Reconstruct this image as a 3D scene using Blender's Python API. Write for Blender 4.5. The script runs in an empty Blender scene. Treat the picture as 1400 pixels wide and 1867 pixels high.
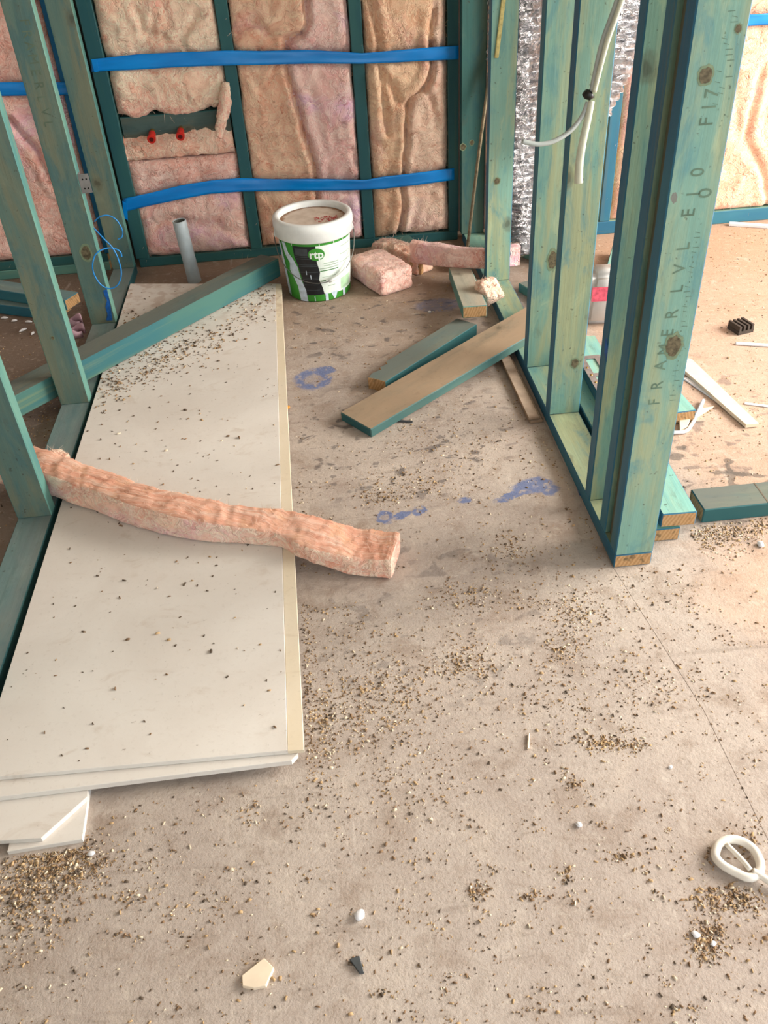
import bpy, bmesh, math, random
import numpy as np
from mathutils import Matrix, Vector

# ------------------------------------------------------------------ camera
H = 1.40
VZ = (136.0, 2017.0); VY = (-195.0, -1227.0)       # vanishing points relative to the image centre
F = math.sqrt(-(VZ[0]*VY[0] + VZ[1]*VY[1]))
_z = -np.array([VZ[0], VZ[1], F]); _z /= np.linalg.norm(_z)
_y = np.array([VY[0], VY[1], F]); _y /= np.linalg.norm(_y)
_x = np.cross(_y, _z)
RW = np.array([_x, _y, _z])                         # world = RW @ (right, down, forward)
scene = bpy.context.scene
C = scene.collection
cd = bpy.data.cameras.new('camera'); cam = bpy.data.objects.new('camera', cd); C.objects.link(cam)
cd.sensor_fit = 'VERTICAL'; cd.sensor_height = 36.0; cd.lens = F/1867*36.0
cd.clip_start = 0.02; cd.clip_end = 200
m = Matrix.Identity(4)
for i in range(3):
    m[i][0] = RW[i][0]; m[i][1] = -RW[i][1]; m[i][2] = -RW[i][2]
m.translation = (0, 0, H)
cam.matrix_world = m
scene.camera = cam

# ------------------------------------------------------------------ light
w = bpy.data.worlds.new('sky'); scene.world = w; w.use_nodes = True
bg = w.node_tree.nodes['Background']
bg.inputs[0].default_value = (0.84, 0.93, 1.0, 1); bg.inputs[1].default_value = 1.9
def area(name, loc, target, sx, sy, power, col):
    l = bpy.data.lights.new(name, 'AREA'); l.shape = 'RECTANGLE'; l.size = sx; l.size_y = sy
    l.energy = power; l.color = col
    o = bpy.data.objects.new(name, l); C.objects.link(o); o.location = loc
    o.rotation_euler = (Vector(target)-Vector(loc)).to_track_quat('-Z', 'Y').to_euler()
    return o
# added area lamp out of view, standing in for daylight assumed from the right
area('assumed_right_daylight', (4.3, 1.75, 1.8), (0.4, 1.5, 0.2), 2.4, 1.9, 275, (1.0, 0.91, 0.80))
vs = scene.view_settings
vs.view_transform = 'Standard'; vs.look = 'None'; vs.gamma = 1.0; vs.use_curve_mapping = False
vs.exposure = 0.52

# ------------------------------------------------------------------ measuring helpers (photo pixel -> point on a plane of the room)
def ray(px, py): return RW @ np.array([(px-700.0)/F, (py-933.5)/F, 1.0])
def onz(px, py, z=0.0):
    r = ray(px, py); t = (z-H)/r[2]; return Vector((t*r[0], t*r[1], z))
def ony(px, py, y):
    r = ray(px, py); t = y/r[1]; return Vector((t*r[0], y, H+t*r[2]))

# ------------------------------------------------------------------ noise
def _hash(ix, iy, iz, seed):
    n = (ix*374761393 + iy*668265263 + iz*2147483647 + seed*974634777) & 0xffffffff
    n = ((n ^ (n >> 13))*1274126177) & 0xffffffff
    n = ((n ^ (n >> 15))*2246822519) & 0xffffffff
    return ((n ^ (n >> 16)) & 0xffff)/65535.0
def vn(p, seed=0):
    p = np.asarray(p, float); i = np.floor(p).astype(np.int64); f = p-i; f = f*f*(3-2*f)
    x, y, z = i[:, 0], i[:, 1], i[:, 2]; u, v, w_ = f[:, 0], f[:, 1], f[:, 2]
    def L(a, b, t): return a+(b-a)*t
    h = lambda dx, dy, dz: _hash(x+dx, y+dy, z+dz, seed)
    return L(L(L(h(0,0,0), h(1,0,0), u), L(h(0,1,0), h(1,1,0), u), v),
             L(L(h(0,0,1), h(1,0,1), u), L(h(0,1,1), h(1,1,1), u), v), w_)*2-1
def fbm(p, o=4, seed=0):
    s = 0; a = 1.0; t = 0; p = np.asarray(p, float)
    for k in range(o):
        s = s+a*vn(p*(2.03**k)+k*17.3, seed+k); t += a; a *= .5
    return s/t
def ridge(p, o=3, seed=0):
    s = 0; a = 1.0; t = 0; p = np.asarray(p, float)
    for k in range(o):
        s = s+a*(1-2*np.abs(vn(p*(2.03**k)+k*9.1, seed+k))); t += a; a *= .5
    return s/t

# ------------------------------------------------------------------ object helpers
def tag(o, label=None, cat=None, group=None, kind=None):
    if label: o['label'] = label
    if cat: o['category'] = cat
    if group: o['group'] = group
    if kind: o['kind'] = kind
    return o
def empty(name, loc=(0, 0, 0), rot=None):
    o = bpy.data.objects.new(name, None); C.objects.link(o); o.location = loc
    o.empty_display_size = .05
    if rot is not None: o.rotation_euler = rot
    return o
def link(name, me, mats, parent=None, smooth=False):
    if not isinstance(mats, (list, tuple)): mats = [mats]
    if len(me.materials) == 0:
        for k in mats: me.materials.append(k)
    if smooth: me.polygons.foreach_set('use_smooth', [True]*len(me.polygons))
    o = bpy.data.objects.new(name, me); C.objects.link(o)
    if parent is not None: o.parent = parent
    return o
def mesh_of(bm, name='m'):
    me = bpy.data.meshes.new(name); bmesh.ops.recalc_face_normals(bm, faces=bm.faces[:]); bm.to_mesh(me); bm.free(); return me
def pydata(vs_, fs, name='m'):
    me = bpy.data.meshes.new(name); me.from_pydata([tuple(v) for v in vs_], [], fs); me.update(); return me

# ------------------------------------------------------------------ material helpers
def newmat(name, rough=.7, spec=.3):
    mt = bpy.data.materials.new(name); mt.use_nodes = True
    nt = mt.node_tree; b = nt.nodes['Principled BSDF']
    b.inputs['Roughness'].default_value = rough
    b.inputs['Specular IOR Level'].default_value = spec
    return mt, nt, b
class G:
    def __init__(s, nt): s.nt = nt
    def n(s, t, ins=None, **kw):
        nd = s.nt.nodes.new(t)
        for k, v in kw.items(): setattr(nd, k, v)
        for k, v in (ins or {}).items():
            if isinstance(v, bpy.types.NodeSocket): s.nt.links.new(v, nd.inputs[k])
            else: nd.inputs[k].default_value = v
        return nd
    def math(s, op, a, b=0.0, c=0.0, clamp=False):
        nd = s.n('ShaderNodeMath', {0: a, 1: b, 2: c}, operation=op); nd.use_clamp = clamp; return nd.outputs[0]
    def vm(s, op, a, b=(0, 0, 0)):
        nd = s.n('ShaderNodeVectorMath', {0: a, 1: b}, operation=op)
        return nd.outputs['Value'] if op in ('LENGTH', 'DISTANCE') else nd.outputs[0]
    def noise(s, vec, scale=5.0, detail=4.0, rough=.55, dist=0.0, out='Fac'):
        nd = s.n('ShaderNodeTexNoise', {'Vector': vec, 'Scale': scale, 'Detail': detail, 'Roughness': rough, 'Distortion': dist})
        return nd.outputs[out]
    def ramp(s, fac, stops):
        nd = s.n('ShaderNodeValToRGB', {0: fac}); cr = nd.color_ramp
        while len(cr.elements) < len(stops): cr.elements.new(.5)
        for e, (p, c) in zip(cr.elements, stops):
            e.position = p; e.color = (c[0], c[1], c[2], 1) if isinstance(c, (tuple, list)) else (c, c, c, 1)
        return nd.outputs[0]
    def mix(s, fac, a, b, mode='MIX'):
        nd = s.nt.nodes.new('ShaderNodeMix'); nd.data_type = 'RGBA'; nd.blend_type = mode
        for sock, v in ((nd.inputs[0], fac), (nd.inputs[6], a), (nd.inputs[7], b)):
            if isinstance(v, bpy.types.NodeSocket): s.nt.links.new(v, sock)
            else: sock.default_value = v if not isinstance(v, tuple) else (v[0], v[1], v[2], 1)
        return nd.outputs[2]
    def step(s, v, a, b):
        nd = s.n('ShaderNodeMapRange', {0: v, 1: a, 2: b, 3: 0.0, 4: 1.0}, interpolation_type='SMOOTHSTEP'); return nd.outputs[0]
    def bump(s, h, b, strength=.3, dist=.01):
        nd = s.n('ShaderNodeBump', {'Height': h, 'Strength': strength, 'Distance': dist})
        s.nt.links.new(nd.outputs[0], b.inputs['Normal'])
    def col(s, c, b): s.nt.links.new(c, b.inputs['Base Color'])
def srgb(r, g, b):
    f = lambda c: c/12.92 if c <= .04045 else ((c+.055)/1.055)**2.4
    return (f(r/255), f(g/255), f(b/255))
def plain(name, rgb, rough=.6, spec=.3, metal=0.0, var=.12, scale=30):
    mt, nt, b = newmat(name, rough, spec); g = G(nt)
    b.inputs['Metallic'].default_value = metal
    tc = g.n('ShaderNodeTexCoord').outputs['Object']
    nz = g.noise(tc, scale, 3)
    c = srgb(*rgb); d = tuple(k*(1-2*var) for k in c); u = tuple(min(1, k*(1+var)) for k in c)
    g.col(g.ramp(nz, [(.3, d), (.7, u)]), b)
    return mt
def objco(g):
    tc = g.n('ShaderNodeTexCoord').outputs['Object']
    r = g.n('ShaderNodeObjectInfo').outputs['Random']
    off = g.n('ShaderNodeCombineXYZ', {0: g.math('MULTIPLY', r, 37.0), 1: g.math('MULTIPLY', r, 11.0), 2: g.math('MULTIPLY', r, 5.0)}).outputs[0]
    return g.vm('ADD', tc, off), r

def timber_face(name, olive, teal, blue, dusty=0.0, dust=(128, 132, 120)):
    """treated softwood, grain along local X"""
    mt, nt, b = newmat(name, .62, .25); g = G(nt)
    co, r = objco(g)
    grain = g.noise(g.vm('MULTIPLY', co, (1.6, 34, 34)), 1.0, 7, .65, .6)
    fine = g.noise(g.vm('MULTIPLY', co, (7, 190, 190)), 1.0, 4, .7, .3)
    big = g.noise(g.vm('MULTIPLY', co, (1.7, 11, 11)), 1.0, 5, .6, .5)
    blot = g.noise(g.vm('MULTIPLY', co, (5, 14, 14)), 1.0, 6, .65, .6)
    O, T, B = srgb(*olive), srgb(*teal), srgb(*blue)
    c = g.mix(g.step(big, .42, .62), T, O)
    c = g.mix(g.math('MULTIPLY', g.step(blot, .50, .66), .75), c, B)
    c = g.mix(g.math('MULTIPLY', g.step(blot, .46, .30), .45), c, tuple(min(1, k*1.4) for k in O))
    c = g.mix(g.math('MULTIPLY', g.step(grain, .48, .72), .32), c, tuple(k*.55 for k in T))
    c = g.mix(g.math('MULTIPLY', g.step(grain, .50, .26), .26), c, tuple(min(1, k*1.4) for k in T))
    c = g.mix(g.math('MULTIPLY', g.step(fine, .52, .75), .30), c, tuple(k*.6 for k in O))
    vo = g.n('ShaderNodeTexVoronoi', {'Vector': g.vm('ADD', g.vm('MULTIPLY', co, (.75, 1, 1)), g.vm('MULTIPLY', g.noise(co, 24, 3, out='Color'), (.03, .03, 0))), 'Scale': 3.3}, voronoi_dimensions='2D')
    kd = vo.outputs['Distance']
    c = g.mix(g.math('MULTIPLY', g.step(kd, .085, .050), .45), c, srgb(96, 92, 70))
    c = g.mix(g.math('MULTIPLY', g.step(kd, .045, .020), .50), c, srgb(62, 60, 48))
    sp = g.step(g.noise(co, 70, 3, .6), .66, .73)
    c = g.mix(g.math('MULTIPLY', sp, .6), c, srgb(64, 62, 50))
    sm = g.step(g.noise(g.vm('MULTIPLY', co, (9, 22, 22)), 1.0, 5, .7), .58, .75)
    c = g.mix(g.math('MULTIPLY', sm, .35), c, srgb(92, 88, 70))
    if dusty:
        dn = g.noise(g.vm('MULTIPLY', co, (4, 10, 10)), 1.0, 6, .65, .4)
        c = g.mix(g.math('MULTIPLY', g.step(dn, .28, .58), dusty), c, srgb(*dust))
        c = g.mix(g.math('MULTIPLY', g.step(g.noise(co, 30, 5, .7), .55, .72), .45*dusty), c, tuple(k*.55 for k in srgb(*dust)))
    hsv = g.n('ShaderNodeHueSaturation', {'Color': c, 'Saturation': .88, 'Value': g.math('ADD', .90, g.math('MULTIPLY', r, .20))}).outputs[0]
    g.col(hsv, b)
    g.bump(g.math('ADD', g.math('MULTIPLY', grain, .6), g.math('MULTIPLY', fine, .4)), b, .35, .003)
    return mt
def timber_edge(name, a, bcol, streak):
    mt, nt, b = newmat(name, .55, .3); g = G(nt)
    co, r = objco(g)
    grain = g.noise(g.vm('MULTIPLY', co, (1.2, 40, 40)), 1.0, 5, .6)
    big = g.noise(g.vm('MULTIPLY', co, (2, 8, 8)), 1.0, 3)
    c = g.mix(g.step(big, .38, .62), srgb(*a), srgb(*bcol))
    c = g.mix(g.math('MULTIPLY', g.step(grain, .52, .72), .55), c, srgb(*streak))
    g.col(c, b); g.bump(grain, b, .2, .003)
    return mt
def timber_end(name):
    mt, nt, b = newmat(name, .8, .15); g = G(nt)
    co, r = objco(g)
    rings = g.n('ShaderNodeTexWave', {'Vector': g.vm('MULTIPLY', co, (0, 1, 1)), 'Scale': 35.0, 'Distortion': 4.0, 'Detail': 3.0}, wave_type='RINGS').outputs['Fac']
    nz = g.noise(co, 45, 4)
    c = g.mix(rings, srgb(190, 152, 108), srgb(170, 130, 88))
    c = g.mix(g.step(nz, .52, .7), c, srgb(110, 92, 66))
    g.col(c, b); g.bump(nz, b, .3, .003)
    return mt
M = {}
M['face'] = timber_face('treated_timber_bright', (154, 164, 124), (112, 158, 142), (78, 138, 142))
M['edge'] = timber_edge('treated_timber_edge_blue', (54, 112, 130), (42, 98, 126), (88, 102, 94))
M['face_left'] = timber_face('treated_timber_shaded', (112, 120, 98), (88, 118, 108), (66, 108, 110))  # left studs: their shade is put into this darker tone
M['edge_left'] = timber_edge('treated_timber_edge_lit', (104, 150, 136), (74, 128, 126), (124, 142, 116))  # left stud edges: light from the right put into the paler tone
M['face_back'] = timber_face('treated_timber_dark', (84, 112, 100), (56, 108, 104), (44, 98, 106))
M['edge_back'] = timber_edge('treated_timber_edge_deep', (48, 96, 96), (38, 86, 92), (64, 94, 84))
M['edge_deep_blue'] = timber_edge('treated_timber_edge_cobalt', (10, 98, 146), (14, 88, 120), (30, 92, 104))
M['dusty'] = timber_face('dusty_treated_timber', (118, 124, 108), (94, 116, 110), (74, 108, 108), .8, (108, 114, 106))
M['brown_board'] = timber_face('mud_coated_board', (160, 138, 110), (140, 126, 104), (128, 130, 112), .85, (168, 142, 112))
M['end'] = timber_end('raw_sawn_end')

# ------------------------------------------------------------------ boards: length on X, width on Y, thickness on Z
_bc = {}
def board_mesh(L, Wd, T, mats, bev=.0025):
    key = (round(L, 4), round(Wd, 4), round(T, 4), tuple(k.name for k in mats))
    if key in _bc: return _bc[key]
    bm = bmesh.new(); bmesh.ops.create_cube(bm, size=1.0)
    for v in bm.verts: v.co = Vector((v.co.x*L, v.co.y*Wd, v.co.z*T))
    bmesh.ops.bevel(bm, geom=bm.edges[:], offset=bev, segments=1, affect='EDGES')
    bmesh.ops.recalc_face_normals(bm, faces=bm.faces[:])
    for f in bm.faces:
        a = [abs(k) for k in f.normal]
        f.material_index = 0 if a[2] > .8 else (2 if a[0] > .9 else 1)
    me = bpy.data.meshes.new('board'); bm.to_mesh(me); bm.free()
    for k in mats: me.materials.append(k)
    _bc[key] = me; return me
def frame(xdir, zdir):
    x = Vector(xdir).normalized(); z = Vector(zdir); z = (z-x*z.dot(x)).normalized(); y = z.cross(x)
    return Matrix((x, y, z)).transposed()
def board(name, center, xdir, zdir, L, Wd, T, mats, parent=None):
    """xdir along the length, zdir normal of the wide face"""
    o = bpy.data.objects.new(name, board_mesh(L, Wd, T, mats)); C.objects.link(o)
    mw = frame(xdir, zdir).to_4x4(); mw.translation = Vector(center)
    if parent is not None:
        o.parent = parent; mw = Matrix.Translation(-parent.location) @ mw
    o.matrix_local = mw
    return o
def board2(name, a, b_, zdir, Wd, T, mats, parent=None):
    """a, b_: end centres of the UNDERSIDE"""
    a = Vector(a); b_ = Vector(b_); d = b_-a
    z = Vector(zdir); z = (z-d.normalized()*z.dot(d.normalized())).normalized()
    return board(name, (a+b_)/2+z*T/2, d, z, d.length, Wd, T, mats, parent)
BR = [M['face'], M['edge'], M['end']]
LF = [M['face_left'], M['edge_left'], M['end']]
BK = [M['face_back'], M['edge_back'], M['end']]
DU = [M['dusty'], M['edge_left'], M['end']]

# ================================================================== FLOOR
def floor_material():
    mt, nt, b = newmat('particleboard_floor', .75, .2); g = G(nt)
    p = g.n('ShaderNodeNewGeometry').outputs['Position']
    big = g.noise(p, 2.2, 5, .6, .6); med = g.noise(p, 9, 6, .65, .5); fine = g.noise(p, 140, 3, .7)
    xyz = g.n('ShaderNodeSeparateXYZ', {0: p})
    c = g.mix(g.step(big, .35, .68), srgb(175, 162, 152), srgb(188, 176, 165))
    c = g.mix(g.math('MULTIPLY', g.step(med, .48, .70), .55), c, srgb(144, 124, 108))
    c = g.mix(g.math('MULTIPLY', g.step(med, .48, .25), .35), c, srgb(206, 192, 176))
    # muddy brown dirt, thicker toward the back; then a darker brown tone on the left
    dirty = g.math('MULTIPLY', g.step(g.math('ADD', xyz.outputs[1], g.math('MULTIPLY', g.math('SUBTRACT', big, .5), 2.2)), 2.2, 3.5), .8)
    c = g.mix(dirty, c, srgb(136, 112, 92))
    dl = g.math('MULTIPLY', g.step(g.math('SUBTRACT', g.math('MULTIPLY', g.math('SUBTRACT', big, .5), .5), xyz.outputs[0]), .72, .95), .75)
    c = g.mix(dl, c, srgb(112, 98, 86))
    lit_right = g.math('MULTIPLY', g.step(g.math('ADD', xyz.outputs[0], g.math('MULTIPLY', g.math('SUBTRACT', big, .5), .6)), .75, 1.0), .55)
    c = g.mix(lit_right, c, srgb(202, 164, 136))  # warm light on the right room floor, put into the colour
    c = g.mix(g.math('MULTIPLY', g.step(fine, .55, .75), .35), c, srgb(118, 98, 80))
    c = g.mix(g.math('MULTIPLY', g.step(fine, .42, .25), .25), c, srgb(220, 206, 186))
    # scuffs
    mot = g.noise(g.vm('MULTIPLY', p, (1, 1.4, 1)), 34, 6, .72, .6)
    c = g.mix(g.math('MULTIPLY', g.step(mot, .52, .70), .42), c, srgb(140, 126, 112))
    c = g.mix(g.math('MULTIPLY', g.step(mot, .46, .30), .40), c, srgb(212, 202, 188))
    sc = g.noise(g.vm('MULTIPLY', p, (3.0, 22, 1)), 1.0, 4, .6, .8)
    c = g.mix(g.math('MULTIPLY', g.step(sc, .60, .72), .30), c, srgb(120, 106, 94))
    sc2 = g.noise(g.vm('MULTIPLY', p, (16, 3.5, 1)), 1.0, 4, .6, .8)
    c = g.mix(g.math('MULTIPLY', g.step(sc2, .62, .74), .30), c, srgb(214, 204, 192))
    # dark splashes trodden into the middle of the floor
    wob = g.vm('MULTIPLY', g.vm('SUBTRACT', g.noise(p, 26, 3, out='Color'), (.5, .5, .5)), (.05, .05, 0))
    q_ = g.vm('MULTIPLY', p, (.8, 1.15, 0))
    spot = g.math('MAXIMUM', g.step(g.noise(q_, 15, 3, .5, .4), .60, .66), g.math('MULTIPLY', g.step(g.noise(q_, 31, 3, .55), .61, .68), .8))
    def soft(cx, cy, rx, ry):
        q = g.vm('MULTIPLY', g.vm('SUBTRACT', p, (cx, cy, 0)), (1/rx, 1/ry, 0))
        return g.step(g.vm('LENGTH', q), 1.25, .7)
    reg = g.math('MAXIMUM', soft(.17, 2.15, .36, .34), soft(.2, 2.9, .42, .30))
    reg = g.math('MAXIMUM', reg, g.math('MULTIPLY', soft(1.0, 2.0, .35, .5), .7))
    reg = g.math('MAXIMUM', reg, g.math('MULTIPLY', soft(.15, 1.4, .3, .3), .5))
    c = g.mix(g.math('MULTIPLY', g.math('MULTIPLY', spot, reg), .66), c, srgb(74, 70, 72))
    # sprayed set-out marks
    def ell(cx, cy, rx, ry, ang=0.0, hole=0.0):
        d = g.vm('SUBTRACT', g.vm('ADD', p, g.vm('MULTIPLY', wob, (.7, .7, 0))), (cx, cy, 0))
        q = g.n('ShaderNodeVectorRotate', {'Vector': d, 'Angle': -ang}, rotation_type='Z_AXIS').outputs[0]
        ln = g.vm('LENGTH', g.vm('MULTIPLY', q, (1/rx, 1/ry, 0)))
        mk = g.step(ln, 1.1, .8)
        if hole: mk = g.math('MULTIPLY', mk, g.math('MAXIMUM', g.step(ln, hole-.15, hole+.15), .25))
        return mk
    blue = [ell(-.062, 2.53, .062, .072, 0, .45), ell(-.02, 2.58, .04, .03),
            ell(.505, 1.835, .06, .036, .15), ell(.44, 1.80, .055, .016, .35), ell(.545, 1.81, .03, .028),
            ell(.10, 1.762, .022, .032, .3, .5), ell(.145, 1.765, .03, .014, .5), ell(.19, 1.775, .02, .02), ell(.315, 1.80, .022, .018),
            g.math('MULTIPLY', ell(.42, 3.0, .09, .06), .5)]
    ms = blue[0]
    for k in blue[1:]: ms = g.math('MAXIMUM', ms, k)
    wear = g.math('MULTIPLY', ms, g.step(g.noise(p, 45, 4), .30, .5))
    c = g.mix(g.math('MULTIPLY', wear, .72), c, srgb(72, 104, 160))
    # dark cross
    gr = [ell(1.05, 1.795, .085, .009, -.32), ell(1.035, 1.80, .010, .075, -.32), ell(1.055, 1.855, .016, .016), ell(1.02, 1.74, .02, .022),
          ell(.925, 1.90, .03, .016), ell(.955, 1.94, .016, .01), ell(1.05, 2.06, .02, .01)]
    ms = gr[0]
    for k in gr[1:]: ms = g.math('MAXIMUM', ms, k)
    c = g.mix(g.math('MULTIPLY', ms, .62), c, srgb(78, 78, 74))
    g.col(c, b)
    g.bump(g.math('ADD', g.math('MULTIPLY', fine, .5), g.math('MULTIPLY', mot, .6)), b, .45, .006)
    return mt
M['floor'] = floor_material()
M['under'] = plain('dark_subfloor', (110, 96, 82), .9)
flo = link('floor', (lambda bm: (bmesh.ops.create_cube(bm, size=1.0), [setattr(v, 'co', Vector((v.co.x*9, v.co.y*9+1.0, v.co.z*.05-.046))) for v in bm.verts], mesh_of(bm))[2])(bmesh.new()), M['under'])
tag(flo, kind='structure')
def quad_slab(pts, z0, z1, bev=.0012):
    bm = bmesh.new()
    lo = [bm.verts.new((x, y, z0)) for x, y in pts]; hi = [bm.verts.new((x, y, z1)) for x, y in pts]
    n = len(pts)
    bm.faces.new(lo[::-1]); bm.faces.new(hi)
    for i in range(n): bm.faces.new((lo[i], lo[(i+1) % n], hi[(i+1) % n], hi[i]))
    bmesh.ops.recalc_face_normals(bm, faces=bm.faces[:])
    if bev: bmesh.ops.bevel(bm, geom=[e for e in bm.edges if abs(e.verts[0].co.z-e.verts[1].co.z) < 1e-6 and e.verts[0].co.z > z1-1e-5], offset=bev, segments=1, affect='EDGES')
    return bm
gp = .00025
for pts in ([(-3.5, -3.4), (.690-gp, -3.4), (.664-gp, 1.05), (.617-gp, 1.484), (.585-gp, 5.4), (-3.5, 5.4)],
            [(.690+gp, -3.4), (4.5, -3.4), (4.5, 5.4), (.585+gp, 5.4), (.617+gp, 1.484), (.664+gp, 1.05)]):
    link('floor_panel', mesh_of(quad_slab(pts, -.02, 0, .0006)), M['floor'], flo)

# ================================================================== WALL FRAMES
YB = 3.63
PT = .038                                                   # bottom plate thickness
TOP = 2.43
def stud_x(parent, x0, x1, y, t, mats, z0=PT, z1=TOP, name='stud'):
    """stud of a wall running along Y: wide face looks along -Y, near face at y"""
    return board(name, ((x0+x1)/2, y+t/2, (z0+z1)/2), (0, 0, 1), (0, -1, 0), z1-z0, x1-x0, t, mats, parent)
def stud_y(parent, xc, y0, t, d, mats, z0=PT, z1=TOP, name='stud'):
    """stud of a wall running along X: narrow face (t) looks along -Y at y0"""
    return board(name, (xc, y0+d/2, (z0+z1)/2), (0, 0, 1), (1, 0, 0), z1-z0, d, t, mats, parent)

# right partition (timber frame that ends in the near post)
RX0, RX1 = .617, .707
wr = tag(empty('wall_right'), kind='structure')
rplate = board('bottom_plate', ((RX0+RX1)/2, (1.483+3.62)/2, PT/2), (0, 1, 0), (0, 0, 1), 3.62-1.483, .09, PT, BR, wr)
board('top_plate', ((RX0+RX1)/2, (1.483+3.62)/2, TOP+PT/2), (0, 1, 0), (0, 0, 1), 3.62-1.483, .09, PT, BR, wr)
postA = stud_x(wr, RX0, RX1, 1.483, .042, BR)
M['packer'] = timber_edge('packer_brown', (92, 92, 74), (80, 84, 70), (110, 96, 70))
stud_x(wr, RX0+.012, RX1-.004, 1.5265, .040, [M['face'], M['packer'], M['end']], name='packer')
stud_x(wr, RX0, RX1, 1.568, .042, BR)
stud_x(wr, RX0, RX1, 1.698, .040, BR)
st3 = stud_x(wr, RX0, RX1, 2.114, .042, BR)
stud_x(wr, RX0, RX1, 2.402, .042, BR)
stud_x(wr, RX0, RX1, 3.083, .042, BR)
stud_x(wr, RX0-.010, RX1-.004, 3.585, .040, BK)

# left partition
LX0, LX1 = -.855, -.765
wl = tag(empty('wall_left'), kind='structure')
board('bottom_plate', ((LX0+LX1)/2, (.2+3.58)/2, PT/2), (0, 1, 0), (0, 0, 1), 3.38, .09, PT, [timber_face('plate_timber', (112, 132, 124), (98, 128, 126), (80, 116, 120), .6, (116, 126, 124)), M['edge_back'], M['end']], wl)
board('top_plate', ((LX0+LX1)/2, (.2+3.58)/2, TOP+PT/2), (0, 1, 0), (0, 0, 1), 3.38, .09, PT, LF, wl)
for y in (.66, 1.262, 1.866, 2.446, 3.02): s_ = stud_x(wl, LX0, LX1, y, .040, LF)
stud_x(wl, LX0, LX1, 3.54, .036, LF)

# back wall
wb = tag(empty('wall_back'), kind='structure')
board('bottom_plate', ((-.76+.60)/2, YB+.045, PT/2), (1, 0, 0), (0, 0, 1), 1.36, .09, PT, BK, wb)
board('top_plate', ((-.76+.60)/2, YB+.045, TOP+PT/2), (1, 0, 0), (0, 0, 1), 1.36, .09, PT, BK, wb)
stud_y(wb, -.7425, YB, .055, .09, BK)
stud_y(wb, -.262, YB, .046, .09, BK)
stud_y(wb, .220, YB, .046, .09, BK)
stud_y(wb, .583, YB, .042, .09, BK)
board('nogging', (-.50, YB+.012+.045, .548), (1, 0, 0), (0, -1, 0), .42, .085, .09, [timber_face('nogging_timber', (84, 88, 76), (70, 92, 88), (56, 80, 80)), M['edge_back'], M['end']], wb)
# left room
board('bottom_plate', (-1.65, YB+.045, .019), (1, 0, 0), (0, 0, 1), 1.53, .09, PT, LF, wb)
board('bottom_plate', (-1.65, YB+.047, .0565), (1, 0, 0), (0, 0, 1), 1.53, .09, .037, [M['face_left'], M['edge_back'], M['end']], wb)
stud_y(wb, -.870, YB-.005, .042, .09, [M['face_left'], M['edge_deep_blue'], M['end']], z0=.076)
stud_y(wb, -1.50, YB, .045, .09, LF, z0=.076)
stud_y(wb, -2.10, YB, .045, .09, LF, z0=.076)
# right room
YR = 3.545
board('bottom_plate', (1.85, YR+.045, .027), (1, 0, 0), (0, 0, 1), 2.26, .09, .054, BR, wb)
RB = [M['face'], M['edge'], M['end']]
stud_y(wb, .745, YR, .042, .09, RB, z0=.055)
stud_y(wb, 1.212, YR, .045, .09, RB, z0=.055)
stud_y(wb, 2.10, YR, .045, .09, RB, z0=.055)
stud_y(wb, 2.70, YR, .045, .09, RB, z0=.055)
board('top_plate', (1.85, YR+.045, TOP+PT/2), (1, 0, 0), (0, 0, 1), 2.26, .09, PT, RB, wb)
# building wrap behind the studs closes the wall
M['wrap'] = plain('dark_wall_wrap', (70, 60, 54), .8, var=.2, scale=6)
def slab(name, x0, x1, y0, y1, z0, z1, mt, parent=None):
    bm = bmesh.new(); bmesh.ops.create_cube(bm, size=1.0)
    for v in bm.verts: v.co = Vector((x0+(v.co.x+.5)*(x1-x0), y0+(v.co.y+.5)*(y1-y0), z0+(v.co.z+.5)*(z1-z0)))
    return link(name, mesh_of(bm), mt, parent)
slab('wall_wrap', -2.4, .735, YB+.095, YB+.10, 0, 2.45, M['wrap'], wb)
slab('wall_wrap', 1.275, 3.0, YB+.095, YB+.10, 0, 2.45, M['wrap'], wb)

M['added_ceiling'] = plain('added_ceiling_surface', (176, 166, 152), .9, var=.1, scale=3)
tag(slab('added_ceiling', -2.6, 3.2, -1.6, 4.0, 2.50, 2.56, M['added_ceiling']), kind='structure')  # added out of view to keep sky light off from above
M['lining'] = plain('added_wall_surface', (196, 190, 182), .9, var=.06, scale=4)
tag(slab('added_wall_outer', -2.5, -2.42, -1.6, YB+.1, 0, 2.50, M['lining']), kind='structure')  # added out of view to block sky light from the left
tag(slab('added_wall_front', -2.5, -.10, -1.68, -1.6, 0, 2.50, M['lining']), kind='structure')  # added behind the camera to cut light from the front left
# brick veneer seen through the open bay
def brick_mat(name, a, b2):
    mt, nt, b = newmat(name, .85, .15); g = G(nt); co, r = objco(g)
    nz = g.noise(co, 25, 5, .65)
    c = g.mix(g.step(nz, .35, .65), srgb(*a), srgb(*b2)); g.col(c, b); g.bump(nz, b, .4, .004); return mt
MB_ = [brick_mat('brick_red', (150, 84, 62), (116, 60, 46)), brick_mat('brick_tan', (206, 160, 122), (176, 126, 94)), brick_mat('brick_brown', (132, 88, 68), (160, 112, 84))]
M['mortar'] = plain('mortar', (150, 138, 122), .9)
wbr = tag(empty('wall_brick', (0, 0, 0)), kind='structure')
slab('mortar_bed', .70, 1.30, 3.745, 3.80, -.02, 1.6, M['mortar'], wbr)
bms = []
for k in MB_:
    bm = bmesh.new(); bmesh.ops.create_cube(bm, size=1.0)
    for v in bm.verts: v.co = Vector((v.co.x*.23, v.co.y*.05, v.co.z*.076))
    bmesh.ops.bevel(bm, geom=bm.edges[:], offset=.003, segments=1, affect='EDGES'); me = mesh_of(bm); me.materials.append(k); bms.append(me)
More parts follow.
